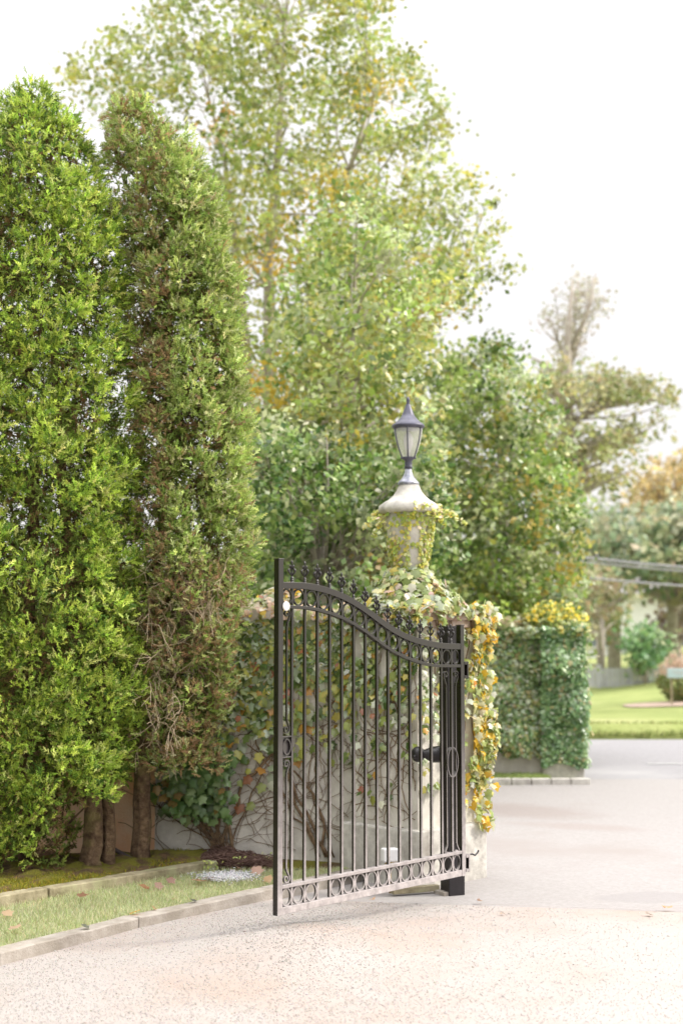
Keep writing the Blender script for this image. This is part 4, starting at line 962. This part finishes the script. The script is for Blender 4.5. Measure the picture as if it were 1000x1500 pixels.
# ================================================================== BACKGROUND TREES
def in_poly(x, y, poly):
    x = np.asarray(x); y = np.asarray(y); ins = np.zeros(x.shape, bool); j = len(poly) - 1
    for i in range(len(poly)):
        xi, yi = poly[i]; xj, yj = poly[j]; c = ((yi > y) != (yj > y)) & (x < (xj - xi) * (y - yi) / (yj - yi + 1e-9) + xi); ins ^= c; j = i
    return ins
def world_of(px, py, Y):
    u = (px - 500) / F; v = (750 - py) / F; sp_, cp = math.sin(PITCH), math.cos(PITCH); dy = cp - v * sp_; t_ = Y / dy
    return np.stack([u * t_, np.asarray(Y) + 0 * u, CAM_H + (sp_ + v * cp) * t_], -1)
def leafy_tree(name, label, base_px, Y, depth, polys, nclump, lpc, crad, lsize, cols, wts, accents=(), trunks=(), m=M_leaf, bark=M_bark_pale, tv=QV, tf=QF, drop=None, cat='tree', group=None, up=.5, vary=.42, base_z=0.):
    """crown clumps fill the outline, with real depth; limbs run from the trunk to clumps"""
    bp = world_of(np.array(float(base_px)), np.array(1200.), np.array(float(Y))); base = Vector((float(bp[0]), Y, base_z)); root = thing(name, label, cat, base, group=group)
    xs = [p[0] for pl in polys for p in pl]; ys = [p[1] for pl in polys for p in pl]; PX, PY = [], []
    while len(PX) < nclump:
        x = R.uniform(min(xs), max(xs), 400); y = R.uniform(min(ys), max(ys), 400); ok = np.zeros(400, bool)
        for pl in polys: ok |= in_poly(x, y, pl)
        if drop is not None: ok &= R.random(400) > drop(x, y)
        PX += list(x[ok]); PY += list(y[ok])
    PX, PY = np.array(PX[:nclump]), np.array(PY[:nclump]); cx, cy = np.mean(xs), np.mean(ys)
    rel = np.clip(1 - ((PX - cx) / (max(xs) - min(xs)) * 1.9) ** 2, .25, 1); YY = Y + R.uniform(-.5, .5, nclump) * depth * np.sqrt(rel)
    Cc = world_of(PX, PY, YY); cr = R.uniform(*crad, nclump)
    P = Cc[:, None, :] + R.normal(0, .5, (nclump, lpc, 3)) * cr[:, None, None] * np.array([1, 1, .75]); n = nclump * lpc
    tone = R.uniform(1 - vary, 1 + vary, nclump); ck = palette(nclump, cols, wts, .1)
    col = np.repeat(ck[:, None, :], lpc, 1) * .5 + palette(n, cols, wts, .2).reshape(nclump, lpc, 3) * .5; col *= tone[:, None, None]
    for (ax_, ay_, ar, ac, pr_) in accents:
        near = ((PX - ax_) ** 2 + (PY - ay_) ** 2 < ar ** 2) & (R.random(nclump) < pr_); col[near] = np.array(ac) * R.uniform(.8, 1.2, (int(near.sum()), lpc, 1))
    col = np.clip(col.reshape(-1, 3), 0, 1); P = P.reshape(-1, 3) - np.array(base)
    nrm = R.normal(0, .8, (n, 3)) + [0, -.2, up]
    link('crown', scatter('crown', tv, tf, rot_np(nrm), P, R.uniform(lsize[0], lsize[1], n), col), m, root, kind='stuff')
    bm = bmesh.new(); tp_ = []
    for tr in trunks:
        pts = [Vector(world_of(np.array(float(a)), np.array(float(b)), np.array(float(Y + dy)))) - base for a, b, dy, r in tr]; rs = [r for *_, r in tr]
        pts[0].z = -.05 if tr[0][1] >= 1000 else pts[0].z; b2 = bmesh.new(); tube(b2, pts, rs, 8); from_bm('trunk', b2, bark, root, smooth=True)
        tp_ += [(pts[i].lerp(pts[i + 1], k / 6), rs[i]) for i in range(len(pts) - 1) for k in range(6)]
    if tp_:
        for i in range(min(nclump, 130)):
            c = Vector(Cc[i]) - base; cand = [t_ for t_ in tp_ if t_[0].z < c.z - .1] or tp_; s, r = min(cand, key=lambda t_: (t_[0] - c).length + .5 * random.random()); mid = s.lerp(c, .5) + Vector((random.gauss(0, .08), random.gauss(0, .08), random.gauss(0, .06)))
            tube(bm, [s, mid, c], [r * .38, r * .22, .006], 5, False)
        from_bm('limbs', bm, bark, root, kind='stuff')
    return root
# big open maple behind everything
OL = [(.24, .31, .07), (.34, .36, .09), (.18, .26, .07), (.42, .45, .24), (.46, .38, .06)]
leafy_tree('maple_tree', 'tallest tree, airy olive and gold crown reaching the top of the picture', 400, 18, 5.0,
    [[(90, 110), (130, 60), (200, 35), (235, -10), (260, -140), (520, -160), (570, -10), (600, 80), (648, 150), (670, 235), (748, 285), (728, 345), (700, 378), (760, 402), (745, 432), (640, 462), (615, 530), (520, 640), (350, 640), (300, 420), (240, 250), (150, 190), (120, 150)]],
    1200, 27, (.14, .33), (.055, .11), OL, [4, 4, 3, 3, 2], accents=[(330, 185, 26, (.60, .36, .10), .4), (400, 370, 50, (.56, .38, .06), .35), (375, 580, 40, (.58, .38, .06), .5), (560, 150, 40, (.56, .42, .06), .5), (410, 590, 30, (.6, .4, .06), .8), (470, 300, 60, (.5, .4, .08), .3), (600, 420, 60, (.5, .38, .1), .3)],
    trunks=[[(398, 1200, 0, .12), (396, 620, 0, .10), (394, 380, .1, .07), (410, 180, .2, .04), (420, 0, .2, .02)], [(380, 1200, .3, .10), (372, 640, .3, .08), (352, 420, .3, .05), (330, 240, .2, .025), (300, 120, .1, .01)], [(415, 1200, -.3, .09), (430, 620, -.3, .07), (470, 400, -.3, .05), (520, 220, -.2, .03), (560, 100, -.2, .01)], [(440, 1200, 0, .06), (520, 640, 0, .05), (600, 470, 0, .035), (690, 400, 0, .01)]],
    drop=lambda x, y: np.where((x < 330) & (y > 110) & (y < 230) & (x > 190) & (np.sin(x * .09) > .2), .7, 0.0) + np.where((x > 330) & (x < 440) & (y > 400), .45, 0) + np.where((np.sin(x * .045 + 1) + np.sin(y * .06 + x * .02)) > .95, .6, 0))
leafy_tree('ash_tree', 'fresh green tree standing in front of the tall maple, left of the lantern', 500, 14.5, 3.6,
    [[(372, 900), (366, 620), (400, 560), (400, 470), (440, 360), (480, 285), (540, 275), (580, 330), (640, 385), (690, 420), (640, 480), (615, 540), (640, 620), (640, 900)]],
    720, 32, (.14, .32), (.05, .10), [(.25, .35, .07), (.36, .43, .12), (.12, .20, .05), (.50, .53, .32), (.50, .42, .10)], [4, 4, 3.4, 3, 1.6],
    accents=[(410, 575, 30, (.55, .40, .06), .6), (600, 700, 120, (.5, .42, .08), .12)],
    trunks=[[(500, 1200, 0, .09), (505, 800, 0, .07), (515, 560, 0, .05), (520, 330, 0, .015)]], drop=lambda x, y: np.where(((np.sin(x * .075 + .5) + np.sin(y * .085 + x * .02)) > .35), np.where(y < 520, .88, .3), np.where(y < 520, .2, 0)))
leafy_tree('holly_bush', 'dense dark green bush filling the space below the ash tree behind the wall', 470, 12.6, 2.2,
    [[(365, 640), (420, 610), (500, 640), (560, 660), (640, 680), (660, 980), (365, 980)]], 320, 60, (.12, .28), (.045, .09), [(.05, .11, .025), (.15, .25, .05), (.32, .40, .12), (.52, .54, .34)], [6, 5, 3, 2.4],
    accents=[(560, 800, 90, (.34, .24, .08), .05)], trunks=[[(470, 1150, 0, .05), (475, 800, 0, .03)]], cat='bush')
leafy_tree('beech_tree', 'rounded green and ochre tree directly right of the lantern', 740, 17.6, 3.6,
    [[(615, 980), (612, 640), (630, 560), (660, 525), (700, 500), (740, 505), (770, 545), (800, 590), (830, 640), (845, 740), (840, 850), (850, 980)]],
    800, 34, (.14, .34), (.055, .11), [(.20, .31, .06), (.36, .45, .12), (.07, .13, .03), (.54, .57, .36), (.50, .40, .08)], [4.5, 3.6, 5, 3, .9],
    accents=[(800, 840, 60, (.46, .36, .08), .10), (760, 700, 80, (.48, .38, .10), .08)], trunks=[[(740, 1150, 0, .08), (738, 760, 0, .05), (730, 560, 0, .02)]],
    drop=lambda x, y: np.where((y < 660) & ((np.sin(x * .09 + 2) + np.sin(y * .1)) > .2), .65, 0.) + np.where(x > 800, .25, 0))
leafy_tree('laurel_bush', 'bright yellow-green bush just behind the left end of the ivy wall', 735, 16.3, 1.2, [[(690, 990), (700, 900), (740, 880), (790, 890), (800, 990)]], 90, 50, (.12, .26), (.05, .08), [(.34, .42, .07), (.24, .34, .06)], [3, 2], cat='bush')
# pine with a sparse top
def pine_drop(x, y): return np.where((np.sin(y * .085 + .5) + .4 * np.sin(x * .05)) > .1, .93, .08)
leafy_tree('pine_tree', 'thin tall pine with sparse pinkish top, right of the lantern', 832, 26, 4, [[(740, 600), (800, 560), (780, 530), (860, 530), (900, 545), (960, 560), (990, 590), (950, 640), (930, 690), (900, 720), (840, 720), (780, 690)]],
    190, 24, (.16, .42), (.08, .15), [(.28, .33, .12), (.38, .36, .16), (.46, .36, .22), (.24, .29, .15)], [4, 3, 2, 2],
    trunks=[[(832, 1150, 0, .17), (832, 800, 0, .15), (830, 600, 0, .12), (830, 500, 0, .07), (838, 410, 0, .02)], [(831, 520, 0, .04), (862, 450, 0, .03), (872, 400, 0, .01)], [(830, 620, 0, .06), (900, 590, 0, .05), (985, 585, .4, .015)], [(831, 560, 0, .05), (790, 530, 0, .03), (770, 520, 0, .01)]], drop=pine_drop, up=.8)
leafy_tree('pine_tree', 'faint pinkish-brown twiggy tree top above the pine', 840, 27, 2, [[(800, 520), (790, 470), (815, 420), (850, 402), (885, 415), (888, 470), (860, 520)]], 64, 12, (.15, .36), (.06, .12), [(.42, .37, .32), (.34, .34, .24)], [1, 1], trunks=[[(834, 1150, 0, .06), (834, 560, 0, .05), (845, 420, 0, .015)], [(834, 560, 0, .04), (808, 470, 0, .015)], [(834, 540, 0, .03), (870, 430, 0, .012)]], vary=.15)
leafy_tree('oak_tree', 'pale orange autumn tree at the right edge above the wires', 990, 42, 5, [[(930, 790), (915, 760), (940, 700), (980, 680), (1080, 660), (1120, 800)]], 130, 34, (.4, .9), (.16, .30), [(.62, .48, .22), (.54, .44, .22), (.44, .42, .2)], [4, 3, 2], trunks=[[(990, 1100, 0, .2), (990, 760, 0, .12)]], drop=lambda x, y: .2 + 0 * x)
leafy_tree('spruce_tree', 'blue-green conifer behind the wires at the right', 930, 38, 6, [[(830, 930), (838, 760), (870, 740), (900, 770), (940, 760), (1000, 740), (1110, 760), (1110, 860), (960, 870), (900, 880)]], 230, 30, (.35, .8), (.16, .30), [(.22, .31, .19), (.28, .36, .22), (.38, .38, .22), (.42, .34, .24)], [4, 3, 2, 1.5], trunks=[[(900, 1100, 0, .2), (900, 760, 0, .1)], [(985, 1100, .5, .2), (985, 760, .5, .1)]], drop=lambda x, y: .15 + .4 * (np.sin(x * .1) * np.sin(y * .12) > .4) + .8 * (y > 848))
leafy_tree('yew_tree', 'rusty green tree rising behind the flower clump', 880, 34, 4, [[(838, 980), (845, 850), (880, 830), (915, 860), (905, 930), (890, 950), (860, 950)]], 42, 26, (.25, .45), (.13, .24), [(.26, .32, .14), (.42, .34, .22), (.34, .26, .14), (.2, .3, .14)], [3, 3, 2, 2], trunks=[[(880, 1080, 0, .12), (880, 880, 0, .07)]], drop=lambda x, y: np.where((y > 905), .8, .1))
leafy_tree('rhododendron_bush', 'small dark green shrub in front of the white house', 945, 33, 2, [[(915, 950), (930, 922), (965, 925), (978, 950), (955, 972), (935, 975)]], 40, 30, (.2, .42), (.10, .18), [(.14, .27, .12), (.2, .33, .14), (.34, .4, .2)], [4, 3, 1], trunks=[[(945, 1060, 0, .06), (945, 950, 0, .04)]], cat='bush', base_z=.1)
leafy_tree('plum_tree', 'purplish brown leaved tree at the right edge beside the house', 985, 40, 3, [[(940, 930), (950, 870), (985, 850), (1060, 850), (1060, 930), (985, 935)]], 26, 26, (.25, .5), (.13, .24), [(.46, .34, .33), (.54, .44, .40), (.40, .32, .22)], [3, 3, 2], trunks=[[(990, 1080, 0, .12), (990, 900, 0, .07)]])
# house behind the trees
hs = thing('white_house', 'white house glimpsed through the trees beyond the lawn', 'house', (at0(960, 52), 52, .1))
box_obj('wall', (-6, 5, 0, 7, 0, 2.9), M_white, hs, .02)
bm = bmesh.new(); vs = [bm.verts.new(v) for v in ((-6.4, -.4, 2.9), (5.4, -.4, 2.9), (5.4, 7.4, 2.9), (-6.4, 7.4, 2.9), (-5.4, 3.5, 4.6), (4.4, 3.5, 4.6))]
for f in ((0, 1, 5, 4), (1, 2, 5), (2, 3, 4, 5), (3, 0, 4), (3, 2, 1, 0)): bm.faces.new([vs[i] for i in f])
from_bm('roof', bm, M_roof, hs)
for x in (-4.4, -2.2, .6, 2.8):
    fr = box_obj('window', (x - .5, x + .5, -.06, -.002, .9, 2.3), M_white, hs, .01); box_obj('pane', (x - .42, x + .42, -.075, -.062, .98, 2.22), M_window, fr, .002)
# low pale fence, car-height hedge, white parked-looking house details left out
ff_ = thing('picket_fence', 'low pale grey fence along the far side of the lawn', 'fence', (at0(890, 33), 33, lawn_z(6.2, 33)))
for k in range(34):
    x = -1.6 + k * .115; box_obj('fence_board', (x, x + .10, 0, .02, 0.02, .46), M_fence, ff_, 0)
for zq in (.1, .38): box_obj('fence_rail', (-1.6, 2.35, .021, .06, zq, zq + .06), M_fence, ff_, 0)
for x in (-1.6, -.3, .45, 1.2, 2.3): box_obj('fence_post', (x, x + .09, -.06, -.002, 0, .54), M_fence, ff_, .005)
# shrub with sign
sx = at0(1000, 27); szz = lawn_z(sx, 27)
sheet_m = blob('mulch_bed', at0(975, 27) + .1, 26.6, .95, .75, .1, lawn_z(at0(975, 27), 26.6) + .05, surf('mulch', (.34, .26, .20), (.44, .34, .28), 9, .95, .5, 30), seed=4)
bs_ = thing('round_bush', 'rounded green bush with tan top behind the pale blue board at the right edge', 'bush', (sx, 27.3, szz))
P, D = dome(2600, .44, .42, .86); P[:, 2] *= 1; P[:, :2] *= (.5 + .7 * np.clip(P[:, 2:3] / .35, 0, 1)); topm = P[:, 2] > .50
leaf_set(bs_, P[~topm], D[~topm], R.uniform(.05, .09, int((~topm).sum())), [(.16, .22, .06), (.26, .24, .08)], [3, 2], M_leaf, OV, OF, name='foliage', sd=.7)
leaf_set(bs_, P[topm], D[topm], R.uniform(.05, .09, int(topm.sum())), [(.58, .44, .36), (.52, .40, .28)], [3, 2], M_leaf, OV, OF, name='top_foliage', sd=.7)
sg = thing('sign_board', 'pale blue board on short posts in front of the round bush', 'sign', (at0(996, 26.4), 26.4, lawn_z(at0(996, 26.4), 26.4)))
zs0 = at(990, 993, 26.4).z - sg.location.z; zs1 = at(990, 979, 26.4).z - sg.location.z
box_obj('board', (-.28, .45, -.02, .02, zs0, zs1), M_sign, sg, .004)
for x in (-.2, .36): box_obj('sign_post', (x - .02, x + .02, .021, .06, 0, zs1 - .02), M_timber, sg, .003)
for (x0, x1, zz_) in ((-.2, .36, .62), (-.16, .2, .38)): box_obj('lettering_line', (x0, x1, -.024, -.0205, zs0 + (zs1 - zs0) * zz_, zs0 + (zs1 - zs0) * (zz_ + .1)), M_fence, sg, 0)
for v in sheet_m.data.vertices: v.co.z = lawn_z(v.co.x, v.co.y) + .02
# rough verge tufts along the far road edge
n = 9000; X = R.uniform(1.5, 9, n); Yv = 21.0 + R.random(n) ** 2 * .9
grass('verge_tufts', np.stack([X, Yv, .02 + .13 * np.clip((Yv - 21) / .4, 0, 1)], 1), .055, .02, [(.24, .28, .09), (.16, .20, .06), (.34, .34, .14)], [3, 1.6, 2], lean=.5)
# wires
for (y0, y1, r, lb) in ((806, 827, .024, 'upper of the three overhead wires crossing the right side'), (813, 832, .022, 'middle overhead wire close below the upper one'), (837, 853, .022, 'lowest overhead wire, apart from the other two')):
    a, b = at(700, y0 - 10, 30), at(1100, y1 + 12, 27); bm = bmesh.new(); pts = [a.lerp(b, k / 20) - Vector((0, 0, .06 * math.sin(PI * k / 20))) for k in range(21)]; tube(bm, pts, r, 6); tag(from_bm('overhead_wire', bm, M_wire, smooth=True), lb, 'wire', 'overhead wires')
# far treeline closing the horizon
n = 26000; X = R.uniform(-70, 90, n); cl = np.sin(X * .35) + np.sin(X * .83 + 1); Z = R.random(n) ** .8 * (5.2 + 1.0 * cl)
P = np.stack([X, R.uniform(76, 84, n), Z + .2], 1)
link('treeline', scatter('treeline', QV, QF, rot_np(R.normal(0, .8, (n, 3)) + [0, -.6, .4]), P, R.uniform(.7, 1.3, n), palette(n, [(.22, .30, .12), (.34, .36, .18), (.44, .38, .2), (.28, .36, .22)], [3, 3, 2, 2])), M_leaf, kind='stuff')
